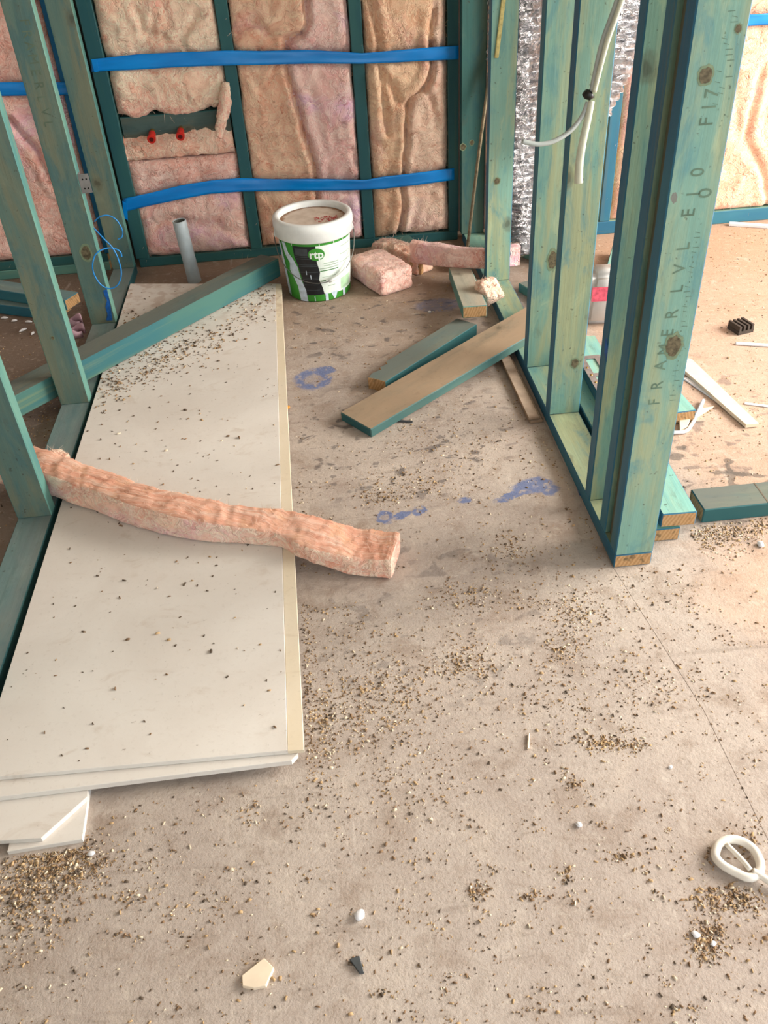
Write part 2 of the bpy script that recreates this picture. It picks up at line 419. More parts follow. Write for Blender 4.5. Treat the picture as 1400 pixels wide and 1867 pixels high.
random.seed(4)
for r_ in range(18):
    for c_ in range(3):
        x = .70+.115+c_*.24-(.12 if r_ % 2 else 0)
        if x < .68 or x > 1.25: continue
        o = bpy.data.objects.new('brick', bms[random.choice([0, 1, 1, 2])]); C.objects.link(o); o.parent = wbr
        o.location = (x, 3.745-.012+random.uniform(-.003, .003)+.025, .02+.038+r_*.086)

# ================================================================== INSULATION
def ins_mat(name, A, Bc, Cc, D):
    mt, nt, b = newmat(name, .95, .05); g = G(nt); co, r = objco(g)
    b.inputs['Sheen Weight'].default_value = .25; b.inputs['Sheen Roughness'].default_value = .6
    wv = g.vm('MULTIPLY', g.vm('SUBTRACT', g.noise(co, 7, 4, .6, out='Color'), (.5, .5, .5)), (.22, .22, .22))
    q = g.vm('ADD', co, wv)
    n1 = g.noise(q, 5.5, 5, .6, .8); n2 = g.noise(q, 17, 6, .65, 1.5); n3 = g.noise(g.vm('MULTIPLY', q, (1, 1, .45)), 48, 5, .7, 1.5)
    n4 = g.noise(q, 3.2, 2)
    c = g.mix(g.step(n1, .36, .62), srgb(*A), srgb(*Bc))
    c = g.mix(g.math('MULTIPLY', g.step(n4, .50, .64), .9), c, srgb(*Cc))
    c = g.mix(g.math('MULTIPLY', g.step(n2, .52, .70), .80), c, srgb(*D))
    lt = tuple(min(1, k*1.28) for k in srgb(*Bc))
    c = g.mix(g.math('MULTIPLY', g.step(n2, .48, .30), .85), c, lt)
    c = g.mix(g.math('MULTIPLY', g.step(n3, .55, .75), .22), c, tuple(k*.80 for k in srgb(*D)))
    c = g.mix(g.math('MULTIPLY', g.step(n3, .44, .25), .42), c, (min(1, lt[0]*1.1), min(1, lt[1]*1.12), min(1, lt[2]*1.1)))
    # wispy strands, and the shade of fine folds put into the colour
    ws = g.noise(q, 9, 4, .6, 2.5); w2 = g.noise(g.vm('ADD', q, (3.3, 1.7, .4)), 24, 3, .6, 2.2); w3 = g.noise(g.vm('ADD', q, (7.3, 5.7, 2.4)), 6.5, 3, .55, 1.6)
    l1 = g.step(g.math('ABSOLUTE', g.math('SUBTRACT', ws, .5)), .055, .004)
    l2 = g.step(g.math('ABSOLUTE', g.math('SUBTRACT', w2, .5)), .07, .006)
    d1 = g.step(g.math('ABSOLUTE', g.math('SUBTRACT', w3, .52)), .022, .002)
    c = g.mix(g.math('MULTIPLY', l1, .42), c, (min(1, lt[0]*1.12), min(1, lt[1]*1.2), min(1, lt[2]*1.25)))
    c = g.mix(g.math('MULTIPLY', l2, .22), c, (min(1, lt[0]*1.12), min(1, lt[1]*1.15), min(1, lt[2]*1.15)))
    c = g.mix(g.math('MULTIPLY', d1, .16), c, tuple(k*.72 for k in srgb(*D)))
    g.col(c, b)
    hh = g.math('ADD', g.math('MULTIPLY', n3, .25), g.math('MULTIPLY', n2, .35))
    hh = g.math('ADD', hh, g.math('SUBTRACT', g.math('MULTIPLY', l1, .12), g.math('MULTIPLY', d1, .25)))
    g.bump(hh, b, .65, .018)
    return mt
M['ins_peach'] = ins_mat('glasswool_peach', (236, 170, 140), (242, 194, 164), (234, 176, 172), (206, 122, 96))
M['ins_cream'] = ins_mat('glasswool_cream', (236, 184, 158), (243, 210, 184), (232, 168, 150), (206, 130, 106))
M['ins_pink'] = ins_mat('glasswool_pink', (232, 166, 148), (240, 194, 180), (228, 176, 194), (202, 120, 106))
M['ins_tan'] = ins_mat('glasswool_tan', (224, 170, 136), (232, 192, 160), (226, 178, 160), (196, 126, 96))
M['ins_strip'] = ins_mat('glasswool_strip', (238, 172, 146), (244, 204, 180), (236, 186, 188), (216, 134, 104))
M['ins_lilac'] = ins_mat('glasswool_lilac', (228, 170, 164), (236, 196, 184), (222, 176, 206), (198, 124, 116))
M['ins_pale'] = ins_mat('glasswool_pale', (222, 178, 156), (230, 196, 174), (220, 182, 172), (196, 140, 116))
def layer_mat():
    mt, nt, b = newmat('glasswool_layers', .95, .05); g = G(nt)
    co = g.n('ShaderNodeTexCoord').outputs['Object']
    wv = g.vm('MULTIPLY', g.vm('SUBTRACT', g.noise(co, 9, 3, .6, out='Color'), (.5, .5, .5)), (.05, .05, .05))
    rt = g.n('ShaderNodeVectorRotate', {'Vector': g.vm('ADD', co, wv), 'Angle': .40}, rotation_type='Z_AXIS').outputs[0]
    st = g.noise(g.vm('MULTIPLY', rt, (5, 95, 40)), 1.0, 5, .65, .4); n2 = g.noise(co, 22, 4, .6)
    c = g.ramp(st, [(.28, srgb(212, 148, 124)), (.44, srgb(230, 172, 146)), (.58, srgb(240, 194, 170)), (.74, srgb(246, 220, 202))])
    c = g.mix(g.math('MULTIPLY', g.step(n2, .5, .7), .5), c, srgb(240, 188, 150))
    g.col(c, b); g.bump(st, b, .6, .010); return mt
M['ins_layer'] = layer_mat()
M['fuzz'] = plain('glasswool_fibre', (236, 206, 184), .9, .1)

def pdist(P, poly):
    """distance of points (n,2) to a polyline"""
    best = np.full(len(P), 1e9)
    for a, b_ in zip(poly[:-1], poly[1:]):
        a = np.array(a); b_ = np.array(b_); d = b_-a; t = np.clip(((P-a)@d)/(d@d+1e-9), 0, 1)
        best = np.minimum(best, np.linalg.norm(P-(a+t[:, None]*d), axis=1))
    return best
def strands(pts, dirs, n, lmin, lmax, seed, wdt=.0007, droop=.3):
    rng = np.random.default_rng(seed); idx = rng.integers(0, len(pts), n); vs_ = []; fs = []
    for i in idx:
        p = Vector(pts[i]); d = Vector(dirs[i])+Vector(rng.normal(0, .75, 3)); d.normalize()
        l = rng.uniform(lmin, lmax); sd = d.cross(Vector(rng.normal(0, 1, 3))).normalized()*wdt
        cur = Vector(rng.normal(0, .35, 3)); k = len(vs_)
        for j in range(4):
            t = j/3; q = p+d*l*t+cur*l*t*t-Vector((0, 0, droop*l*t*t)); ww = 1-.7*t
            vs_ += [q-sd*ww, q+sd*ww]
        for j in range(3): fs.append((k+2*j, k+2*j+1, k+2*j+3, k+2*j+2))
    return pydata(vs_, fs)
TAPES = []
def batt(name, x0, x1, z0, z1, yf, mt, label, group=None, creases=(), seed=1, depth=.075, tapes=(), amp=1.0, ragged=(0, 0), bulge=.016, fz=150, right=None):
    """glasswool batt standing in a stud bay: rumpled front skin and closed sides"""
    st = .0085
    nx = int((x1-x0)/st)+1; nz = int((z1-z0)/st)+1
    u = np.linspace(0, 1, nx); v = np.linspace(0, 1, nz); U, V = np.meshgrid(u, v)
    X = (x0+U*(x1-x0)).ravel(); Z = (z0+V*(z1-z0)).ravel(); U = U.ravel(); V = V.ravel()
    # ragged cut edges
    jr = fbm(np.stack([X*0+seed*3.1, Z*9, Z*0], 1), 4, seed)*.008
    X = X+jr*((1-U)**6-U**6)
    Z = Z+fbm(np.stack([X*14, X*0+seed, X*0], 1), 4, seed+5)*(ragged[0]*(1-V)**10+ragged[1]*V**10)
    P3 = np.stack([X, Z, np.full_like(X, seed*7.7)], 1)
    wq = P3+np.stack([fbm(P3*5, 3, seed+1), fbm(P3*5+9, 3, seed+2), 0*X], 1)*.10
    ex = np.minimum(U, 1-U)*(x1-x0); ez = np.minimum(V, 1-V)*(z1-z0)
    edge = np.clip(ex/.03, 0, 1)**.5*np.clip(ez/.03, 0, 1)**.5
    d = bulge*edge+amp*edge*(.013*fbm(wq*np.array([5, 3.5, 1]), 3, seed+3)+.010*np.clip(ridge(wq*np.array([7, 5, 1]), 3, seed+4), -1, 1)+.006*ridge(wq*np.array([24, 17, 1]), 3, seed+6)+.0022*fbm(wq*70, 2, seed+7))
    P2 = np.stack([X, Z], 1)
    for poly, dep, wd in creases:
        dd = pdist(P2+.006*np.stack([vn(P3*22, 5), vn(P3*22, 6)], 1), poly); d = d-dep*np.exp(-(dd/wd)**2)+.35*dep*np.exp(-((dd-2.6*wd)/(1.6*wd))**2)
    for zc in tapes:
        zt = zc(X) if callable(zc) else zc
        d = np.where(True, d-(.020+.35*np.clip(d, 0, .05))*np.exp(-((Z-zt)/.034)**2), d)
    d = np.where(d > .034, .034+.2*(d-.034), d)
    Y = yf-d
    verts = np.stack([X, Y, Z], 1); fs = []
    idx = lambda i, j: j*nx+i
    for j in range(nz-1):
        for i in range(nx-1): fs.append((idx(i, j), idx(i+1, j), idx(i+1, j+1), idx(i, j+1)))
    ring = [idx(i, 0) for i in range(nx)]+[idx(nx-1, j) for j in range(1, nz)]+[idx(i, nz-1) for i in range(nx-2, -1, -1)]+[idx(0, j) for j in range(nz-2, 0, -1)]
    base = len(verts); back = verts[ring].copy(); back[:, 1] = yf+depth
    verts = np.concatenate([verts, back]); n = len(ring)
    for k in range(n): fs.append((ring[k], base+k, base+(k+1) % n, ring[(k+1) % n]))
    fs.append(tuple(base+k for k in range(n)))
    me = pydata(verts, fs)
    o = link(name, me, [mt, right[0]] if right else mt, None, True)
    if right:                                             # a second layer of wool begins at the fold
        zz = [k[1] for k in right[1]][::-1]; xx = [k[0] for k in right[1]][::-1]
        for p_ in me.polygons:
            c_ = p_.center
            if c_.x > np.interp(c_.z, zz, xx): p_.material_index = 1
    tag(o, label, 'insulation', group)
    if fz:
        pts = verts[ring]; cx, cz = (x0+x1)/2, (z0+z1)/2
        low = pts[:, 2] < z0+.02
        dirs = np.stack([np.sign(pts[:, 0]-cx)*.5*(~low), -np.ones(n)*.6, np.where(low, -.8, 0)], 1)
        f_ = link('fibre_fuzz', strands(pts, dirs, fz, .01, .035, seed), M['fuzz'], o); f_['kind'] = 'stuff'
    return o
def pp(pts, y=YB): return [(ony(a, b_, y).x, ony(a, b_, y).z) for a, b_ in pts]
# the two straps' heights along the back wall
def linez(pts, y):
    q = pp(pts, y); xs = [k[0] for k in q]; zs = [k[1] for k in q]
    return lambda X: np.interp(X, xs, zs)
T1 = [(167, 108, 131), (250, 99, 127), (330, 95, 122), (415, 92, 119), (480, 93, 118), (560, 91, 116), (620, 94, 116), (660, 97, 116), (720, 92, 114), (790, 86, 110), (836, 83, 108)]
T2 = [(225, 362, 387), (280, 350, 374), (330, 338, 363), (385, 329, 353), (440, 325, 349), (500, 327, 348), (560, 326, 347), (640, 327, 347), (665, 328, 346), (700, 322, 344), (760, 315, 337), (828, 307, 328)]
t1 = linez([(a, (b_+c_)/2) for a, b_, c_ in T1], YB); t2 = linez([(a, (b_+c_)/2) for a, b_, c_ in T2], YB)
YI = YB+.016
G1 = 'glasswool batts filling the back wall bays'
batt('insulation_batt', -.712, -.288, .590, 2.40, YI, M['ins_cream'], 'rumpled cream and pink glasswool batt above the two red capped pipes', G1, [(pp([(250, 20), (262, 60), (300, 70)]), .014, .012), (pp([(360, 30), (330, 75), (350, 110)]), .012, .012)], 3, tapes=(t1,), amp=1.25, ragged=(.03, 0))
batt('insulation_batt', -.722, -.289, .040, .425, YI+.004, M['ins_pink'], 'short pink glasswool batt below the red capped pipes, behind the grey pipe stub', G1, [(pp([(240, 420), (330, 400), (450, 430)]), .008, .02)], 7, tapes=(t2,), amp=.95, ragged=(.012, .006))
batt('insulation_batt', -.236, .193, .044, 2.40, YI, M['ins_peach'], 'tall peach glasswool batt with a long slanting fold, behind the bucket', G1,
     [(pp([(556, 0), (560, 40), (548, 62), (520, 75), (524, 120), (535, 170), (548, 215), (562, 265), (574, 300), (578, 350), (580, 440)]), .030, .010), (pp([(432, 60), (470, 40), (500, 70), (548, 62)]), .014, .012), (pp([(600, 290), (640, 270), (650, 300)]), .012, .01)], 11, tapes=(t1, t2), amp=1.0, ragged=(.01, 0), right=(M['ins_lilac'], pp([(556, 0), (560, 40), (548, 62), (520, 75), (524, 120), (535, 170), (548, 215), (562, 265), (574, 300), (578, 350), (580, 440)])))
batt('insulation_batt', .247, .560, .040, 2.40, YI+.004, M['ins_tan'], 'narrow tan glasswool batt with forked vertical fold, right of the bucket', G1,
     [(pp([(674, 0), (688, 60), (694, 130), (700, 180), (705, 240)]), .018, .011), (pp([(790, 80), (786, 130), (776, 160), (748, 182), (744, 210), (741, 260), (737, 300), (735, 380), (728, 425)]), .032, .009), (pp([(700, 135), (725, 180), (744, 195)]), .016, .014), (pp([(790, 20), (783, 70), (790, 110)]), .014, .010), (pp([(772, 160), (790, 190), (795, 230)]), .010, .010)], 17, tapes=(t1, t2), amp=.9, ragged=(.02, 0), fz=260, right=(M['ins_pale'], pp([(790, 0), (790, 80), (786, 130), (776, 160), (748, 182), (744, 210), (741, 260), (737, 300), (735, 380), (728, 425)])))
t3 = linez([(-200, 165), (0, 163), (130, 162)], YB)
batt('insulation_batt', -1.470, -.893, .078, 2.40, YI, M['ins_pink'], 'pink glasswool batt in the left room, seen between the left studs', 'glasswool batts of the neighbouring rooms', [(pp([(20, 220), (60, 270), (95, 330)]), .02, .012)], 23, tapes=(t3,))
batt('insulation_batt', -2.07, -1.53, .078, 2.40, YI, M['ins_pink'], 'pink glasswool batt at the far left edge of the left room', 'glasswool batts of the neighbouring rooms', [], 29, tapes=(t3,), fz=0)
batt('insulation_batt', 1.240, 2.074, .058, 2.40, YR+.016, M['ins_peach'], 'pale salmon glasswool batt in the right room, right of the tall post', 'glasswool batts of the neighbouring rooms', [(pp([(1385, 140), (1360, 250), (1395, 330), (1400, 390)], YR), .012, .012), (pp([(1340, 130), (1345, 250), (1365, 290)], YR), .006, .015)], 31, tapes=(float(ony(1390, 35, YR).z),), amp=.5)
# torn slab of batt standing on the lower batt, in front of the nogging
def lump(name, pts_top, yf, zlow, depth, mt, seed, label, cat='insulation', n=60, rows=14, fz=200):
    xs = [k[0] for k in pts_top]; zs = [k[1] for k in pts_top]
    X = np.linspace(xs[0], xs[-1], n); top = np.interp(X, xs, zs)+fbm(np.stack([X*40, X*0, X*0+seed], 1), 3, seed)*.008
    ring = []
    prof = [(0, 0), (-.012, .12), (-.018, .35), (-.016, .6), (-.012, .85), (0, .97), (.25, 1.0), (.6, .96), (1.0, .9)]
    V_ = []; Fs = []
    t = np.linspace(0, 1, 26); py = np.interp(t, np.linspace(0, 1, len(prof)), [k[0] for k in prof]); pz = np.interp(t, np.linspace(0, 1, len(prof)), [k[1] for k in prof])
    for i in range(n):
        for a, b_ in zip(py, pz):
            y = yf+(a if a < 0 else a*depth); z = zlow+(top[i]-zlow)*b_
            V_.append((X[i], y, z))
    V_ = np.array(V_); nn = fbm(V_*45, 4, seed)[:, None]*np.array([.004, .007, .006])+ridge(V_*np.array([12, 30, 30]), 3, seed)[:, None]*np.array([0, -.005, .003])
    V_ = V_+nn; k = len(t)
    for i in range(n-1):
        for j in range(k-1): Fs.append((i*k+j, (i+1)*k+j, (i+1)*k+j+1, i*k+j+1))
        Fs.append((i*k+k-1, (i+1)*k+k-1, (i+1)*k, i*k))
    Fs.append(tuple(range(k-1, -1, -1))); Fs.append(tuple((n-1)*k+j for j in range(k)))
    o = link(name, pydata(V_, Fs), mt, None, True); tag(o, label, cat)
    if fz:
        sel = V_.reshape(n, k, 3)[:, 8:20].reshape(-1, 3)
        f_ = link('fibre_fuzz', strands(sel, np.tile([0, -.4, .8], (len(sel), 1)), fz, .006, .022, seed), M['fuzz'], o); f_['kind'] = 'stuff'
    return o
lp = [(a, b_) for a, b_ in pp([(230, 250), (262, 246), (300, 242), (330, 240), (372, 230), (400, 236), (424, 232)])]
lump('insulation_offcut', [(-.714, lp[0][1])]+lp[1:-1]+[(-.292, lp[-1][1])], YB+.022, .428, .065, M['ins_strip'], 41, 'torn orange glasswool offcut tucked under the red capped pipes')
# wisp hanging beside the stud
def tube_mesh(pts, rad, seg=10, cap=True, samples=None):
    pts = [Vector(p) for p in pts]
    if samples:                                           # Catmull-Rom
        out = []; n = len(pts)
        for i in range(n-1):
            p0 = pts[max(i-1, 0)]; p1 = pts[i]; p2 = pts[i+1]; p3 = pts[min(i+2, n-1)]
            for k in range(samples):
                t = k/samples
                out.append(.5*((2*p1)+(p2-p0)*t+(2*p0-5*p1+4*p2-p3)*t*t+(3*p1-p0-3*p2+p3)*t**3))
        out.append(pts[-1]); pts = out
    n = len(pts); R_ = rad if callable(rad) else (lambda t: rad)
    tang = [(pts[min(i+1, n-1)]-pts[max(i-1, 0)]).normalized() for i in range(n)]
    up = Vector((0, 0, 1)) if abs(tang[0].z) < .9 else Vector((0, 1, 0))
    nrm = (up-tang[0]*up.dot(tang[0])).normalized(); V_ = []; Fs = []
    for i in range(n):
        nrm = (nrm-tang[i]*nrm.dot(tang[i])).normalized(); bn = tang[i].cross(nrm)
        for k in range(seg):
            a = 2*math.pi*k/seg; V_.append(pts[i]+(nrm*math.cos(a)+bn*math.sin(a))*R_(i/(n-1)))
    for i in range(n-1):
        for k in range(seg): Fs.append((i*seg+k, i*seg+(k+1) % seg, (i+1)*seg+(k+1) % seg, (i+1)*seg+k))
    if cap: Fs.append(tuple(range(seg-1, -1, -1))); Fs.append(tuple((n-1)*seg+k for k in range(seg)))
    return pydata(V_, Fs)
def rough(me, amp, scale, seed, stretch=(1, 1, 1)):
    n = len(me.vertices); co = np.empty(n*3); me.vertices.foreach_get('co', co); co = co.reshape(-1, 3)
    nr = np.empty(n*3); me.vertices.foreach_get('normal', nr); nr = nr.reshape(-1, 3)
    co = co+nr*(fbm(co*scale*np.array(stretch), 4, seed)[:, None]*amp); me.vertices.foreach_set('co', co.ravel()); me.update(); return me
me = rough(tube_mesh([ony(412, 150, YB-.012), ony(410, 185, YB-.016), ony(404, 220, YB-.03), ony(398, 250, YB-.045)], lambda t: .010+.013*math.sin(.4+t*2.5), 14, True, 12), .009, 50, 3)
tag(link('insulation_wisp', me, M['ins_cream'], None, True), 'thin cream wisp of glasswool hanging right of the red capped pipes', 'insulation')

# ================================================================== BLUE STRAPS
def strap_mat():
    mt, nt, b = newmat('blue_plastic_strap', .28, .5); g = G(nt)
    co = g.n('ShaderNodeTexCoord').outputs['Object']
    nz = g.noise(g.vm('MULTIPLY', co, (3, 3, 20)), 1.5, 3)
    g.col(g.ramp(nz, [(.3, srgb(0, 122, 206)), (.7, srgb(4, 142, 228))]), b)
    g.bump(g.noise(co, 16, 3), b, .25, .006); return mt
M['strap'] = strap_mat()
def strap(profile, y, label, seed, group='blue straps holding the glasswool', tail=None):
    xs = np.array([k[0] for k in profile], float)
    a = np.array([[*ony(k[0], k[1], y)] for k in profile]); b_ = np.array([[*ony(k[0], k[2], y)] for k in profile])
    n = 90; t = np.linspace(0, 1, n); s = (a[:, 0]-a[0, 0])/(a[-1, 0]-a[0, 0])
    V_ = []; Fs = []; K = 7
    for i in range(n):
        A = np.array([np.interp(t[i], s, a[:, k]) for k in range(3)]); B_ = np.array([np.interp(t[i], s, b_[:, k]) for k in range(3)])
        for k in range(K):
            f = k/(K-1); p = B_+(A-B_)*f
            p[1] += .0035*math.sin(f*math.pi*1.0+seed)*vn(np.array([[p[0]*7, f*2, seed]]))[0]+.004*vn(np.array([[p[0]*14, seed*2., 3.]]))[0]*(f-.5)
            V_.append(p)
    for i in range(n-1):
        for k in range(K-1): Fs.append((i*K+k, (i+1)*K+k, (i+1)*K+k+1, i*K+k+1))
    o = link('insulation_strap', pydata(V_, Fs), M['strap'], None, True)
    md = o.modifiers.new('thickness', 'SOLIDIFY'); md.thickness = .0012; md.offset = 0
    tag(o, label, 'strap', group)
    if tail:
        q = [ony(*p_, y-.002) for p_ in tail]
        tl = link('folded_end', pydata(q, [tuple(range(len(q)))]), M['strap'], o); tl.modifiers.new('thickness', 'SOLIDIFY').thickness = .0012
    return o
strap(T1, YB-.007, 'upper blue plastic strap stapled across the back wall studs', 1, tail=[(166, 108), (176, 107), (181, 130), (172, 132)])
strap(T2, YB-.007, 'lower blue plastic strap across the back wall, just above the bucket', 2, tail=[(223, 366), (232, 372), (233, 402), (226, 397)])
strap([(-160, 152, 178), (-60, 151, 177), (0, 150, 175), (60, 150, 174), (100, 150, 174), (131, 150, 173)], YB-.012, 'blue plastic strap in the left room behind the leaning left studs', 3)
strap([(1318, 30, 52), (1360, 27, 48), (1400, 24, 45), (1460, 20, 42), (1600, 12, 34)], YR-.006, 'blue plastic strap in the right room at the upper right', 4)

# staples
M['galv'] = plain('galvanised_steel', (176, 180, 182), .38, .5, .85)
# ================================================================== PIPES
M['red_plastic'] = plain('red_plastic', (206, 44, 34), .4, .4); M['brass'] = plain('brass', (176, 138, 76), .35, .5, .8)
M['dark_red'] = plain('red_socket_shade', (90, 14, 12), .6)
for (px, py), s_ in (((278, 243), 'left'), ((330, 238), 'right')):
    a = ony(px, py-4, YB+.012); t = empty('capped_pipe', (a.x, YB+.012, a.z))
    tag(t, f'red capped water pipe stub poking out of the nogging, {s_} one', 'pipe', 'capped water pipe stubs')
    dv = Vector((.0, -1, -.22)).normalized()
    link('brass_pipe', tube_mesh([(0, .0, 0), dv*.03], .010, 14), M['brass'], t, False)
    cp = link('red_cap', tube_mesh([dv*.022, dv*.026, dv*.05, dv*.052, dv*.066, dv*.067], lambda q: .0135 if q < .6 else .0165, 16), M['red_plastic'], t)
    link('socket_shade', tube_mesh([dv*.0672, dv*.0678], .0085, 14), M['dark_red'], cp)  # flat dark disc, the shade inside the cap put into colour
# grey PVC stub
M['pvc'] = plain('grey_pvc', (178, 190, 194), .35, .4, 0, .06)
M['hole'] = plain('pipe_inside', (96, 98, 92), .7)
def lathe(prof, seg=48, close=False):
    V_ = []; Fs = []
    for r_, z in prof:
        for k in range(seg): a = 2*math.pi*k/seg; V_.append((r_*math.cos(a), r_*math.sin(a), z))
    for i in range(len(prof)-1):
        for k in range(seg): Fs.append((i*seg+k, i*seg+(k+1) % seg, (i+1)*seg+(k+1) % seg, (i+1)*seg+k))
    return pydata(V_, Fs)
pb = Vector((-.517, 3.435, 0))
pv = link('waste_pipe', lathe([(.028, 0), (.0265, .05), (.0265, .250), (.0255, .252), (.0232, .252), (.0225, .250), (.0225, .06), (.0001, .06)], 40), M['pvc'], None, True)
pv.location = pb; pv.rotation_euler = (math.radians(1), math.radians(-3), 0); tag(pv, 'grey PVC waste pipe stub rising from the floor at the back left', 'pipe')
pv.data.materials.append(M['hole'])
for p_ in pv.data.polygons:
    if all(math.hypot(pv.data.vertices[i].co.x, pv.data.vertices[i].co.y) < .0228 for i in p_.vertices): p_.material_index = 1

# ================================================================== PLASTERBOARD STACK
def sheet_mat(name, a, b2, warm):
    mt, nt, b = newmat(name, .8, .15); g = G(nt); p = g.n('ShaderNodeNewGeometry').outputs['Position']
    big = g.noise(p, 3, 5, .6, .5); fine = g.noise(p, 90, 3, .7)
    c = g.mix(g.step(big, .3, .7), srgb(*a), srgb(*b2))
    sm = g.noise(g.vm('MULTIPLY', p, (9, 14, 1)), 1.0, 5, .65, 1.0)
    c = g.mix(g.math('MULTIPLY', g.step(sm, .56, .74), .40), c, srgb(*warm))
    sp = g.step(g.noise(p, 55, 4, .7), .66, .74)
    c = g.mix(g.math('MULTIPLY', sp, .5), c, srgb(112, 92, 74))
    c = g.mix(g.math('MULTIPLY', g.step(fine, .55, .8), .18), c, srgb(150, 134, 116))
    # smears of brown mud by the diagonal post
    xyz = g.n('ShaderNodeSeparateXYZ', {0: p})
    md = g.step(g.math('ADD', xyz.outputs[1], g.math('MULTIPLY', g.noise(p, 12, 4), .35)), 3.0, 3.25)
    md = g.math('MULTIPLY', md, g.step(g.noise(p, 20, 4), .48, .62))
    c = g.mix(g.math('MULTIPLY', md, .35), c, srgb(160, 124, 100))
    g.col(c, b); g.bump(fine, b, .08, .002); return mt
M['sheet'] = sheet_mat('plasterboard_face', (215, 208, 199), (225, 220, 212), (190, 174, 157))
M['sheet_edge'] = sheet_mat('plasterboard_edge', (220, 206, 180), (226, 214, 192), (196, 176, 148))
M['sheet_under'] = plain('plasterboard_grey_back', (150, 142, 132), .85)
def prism(name, pts, z0, z1, mt, parent=None, bev=.0008):
    return link(name, mesh_of(quad_slab(pts, z0, z1, bev)), mt, parent)
def V2(p): return (p.x, p.y)
Z1, Z2, Z3, Z4 = .010, .021, .0345, .046
# offcuts below
o = prism('plasterboard_offcut', [V2(onz(163, 1440, Z1)), V2(onz(150, 1530, Z1)), (-.66, .910), (-.66, 1.16), (-.53, 1.16)], 0, Z1, M['sheet']); tag(o, 'plasterboard offcut at the bottom of the stack, poking out near the camera', 'plasterboard', 'plasterboard offcuts under the sheets')
o = prism('plasterboard_offcut', [(-.735, .93), V2(onz(75, 1528, Z2)), V2(onz(160, 1452, Z2)), (-.56, 1.2), (-.735, 1.2)], Z1+.0005, Z2, M['sheet']); tag(o, 'broken plasterboard offcut with slanting cream edge, second in the stack', 'plasterboard', 'plasterboard offcuts under the sheets')
FR = onz(543, 1385, Z3); FL = onz(0, 1452, Z3)
def ext(a, b_, t): return (a[0]+(b_[0]-a[0])*t, a[1]+(b_[1]-a[1])*t)
fl2 = (-.738, FL.y+(FL.y-FR.y)*.24)
ck = ext(V2(FR), fl2, .02)
lower = prism('plasterboard_sheet', [fl2, ck, (FR.x, FR.y+.014), (onz(513, 517, Z3).x-.002, onz(513, 517, Z3).y), (-.757, onz(245, 517, Z3).y)], Z2+.001, Z3, M['sheet'])
tag(lower, 'lower plasterboard sheet, its front edge showing under the top sheet', 'plasterboard', 'stacked plasterboard sheets')
a0 = V2(onz(524, 1368, Z4)); a1 = V2(onz(554, 1366, Z4)); b0 = V2(onz(502, 517, Z4)); b1 = V2(onz(513, 518, Z4)); flt = (-.742, onz(0, 1415, Z4).y)
top = tag(empty('plasterboard_sheet', (0, 0, 0)), 'long dusty white plasterboard sheet on top of the stack', 'plasterboard', 'stacked plasterboard sheets')
prism('face', [flt, a0, b0, (-.757, onz(238, 517, Z4).y)], Z3+.001, Z4, M['sheet'], top)
prism('tapered_edge', [(a0[0]+.0004, a0[1]), a1, b1, (b0[0]+.0004, b0[1])], Z3+.001, Z4-.0018, M['sheet_edge'], top)

# ================================================================== LOOSE TIMBERS
UP = (0, 0, 1)
# diagonal post across the left partition and the sheets
zd = Z4+.004
pa = onz(-40, 742, zd+.07); pb_ = onz(492, 468, zd+.07)
tag(board2('timber_post', (pa.x, pa.y, zd), (pb_.x, pb_.y, zd), UP, .092, .072, [M['dusty'], timber_edge('treated_timber_edge_fresh', (72, 114, 106), (52, 104, 110), (120, 134, 100)), M['face_back']]),
    'dusty blue-green timber post lying slantwise across the plasterboard and left plate', 'timber')
# long mud coated board
a = onz(648, 764, .035); bb = onz(953, 588, .078); d = (bb-a).normalized()
a.z = .0; bb = a+Vector((d.x, d.y, 0)).normalized()*.88; bb.z = .052
tag(board2('timber_board', a, bb, UP, .140, .030, [M['brown_board'], timber_edge('treated_timber_edge_teal', (84, 112, 104), (64, 100, 98), (120, 112, 92)), M['edge_back']]),
    'long mud-brown board with green edges leaning onto the right plate', 'timber')
a = onz(684, 689, .04); bb = onz(905, 552, .04); a.z = bb.z = .0
dgr = (bb-a).normalized()
def wood_poly(name, o_, xd, pts, th, mats):
    bm = quad_slab(pts, 0, th, .0015)
    for f in bm.faces:
        f.normal_update(); n_ = f.normal
        f.material_index = 0 if abs(n_.z) > .8 else (2 if n_.x < -.35 else 1)
    o = link(name, mesh_of(bm), mats); mw = frame(xd, (0, 0, 1)).to_4x4(); mw.translation = o_; o.matrix_local = mw; return o
GL = (bb-dgr*.18-a).length
tag(wood_poly('timber_board', a, dgr, [(0, -.0425), (GL, -.0425), (GL, .0425), (.10, .0425), (.092, .030), (.06, .034), (.052, .022), (.018, .030), (-.012, .020), (-.006, .0)], .040, [M['dusty'], M['edge_back'], M['end']]), 'short green timber board with splintered end behind the brown board', 'timber')
# short stud resting on it
a = onz(866, 560, .098); bb = onz(838, 488, .060); a.z = .0585; bb.z = .020
tag(board2('timber_offcut', a, bb, UP, .085, .042, [timber_face('weathered_timber', (176, 166, 146), (160, 160, 142), (150, 158, 146), .6, (182, 170, 150)), M['edge_left'], M['end']]), 'short grey stud offcut with raw orange end beside the right partition', 'timber')
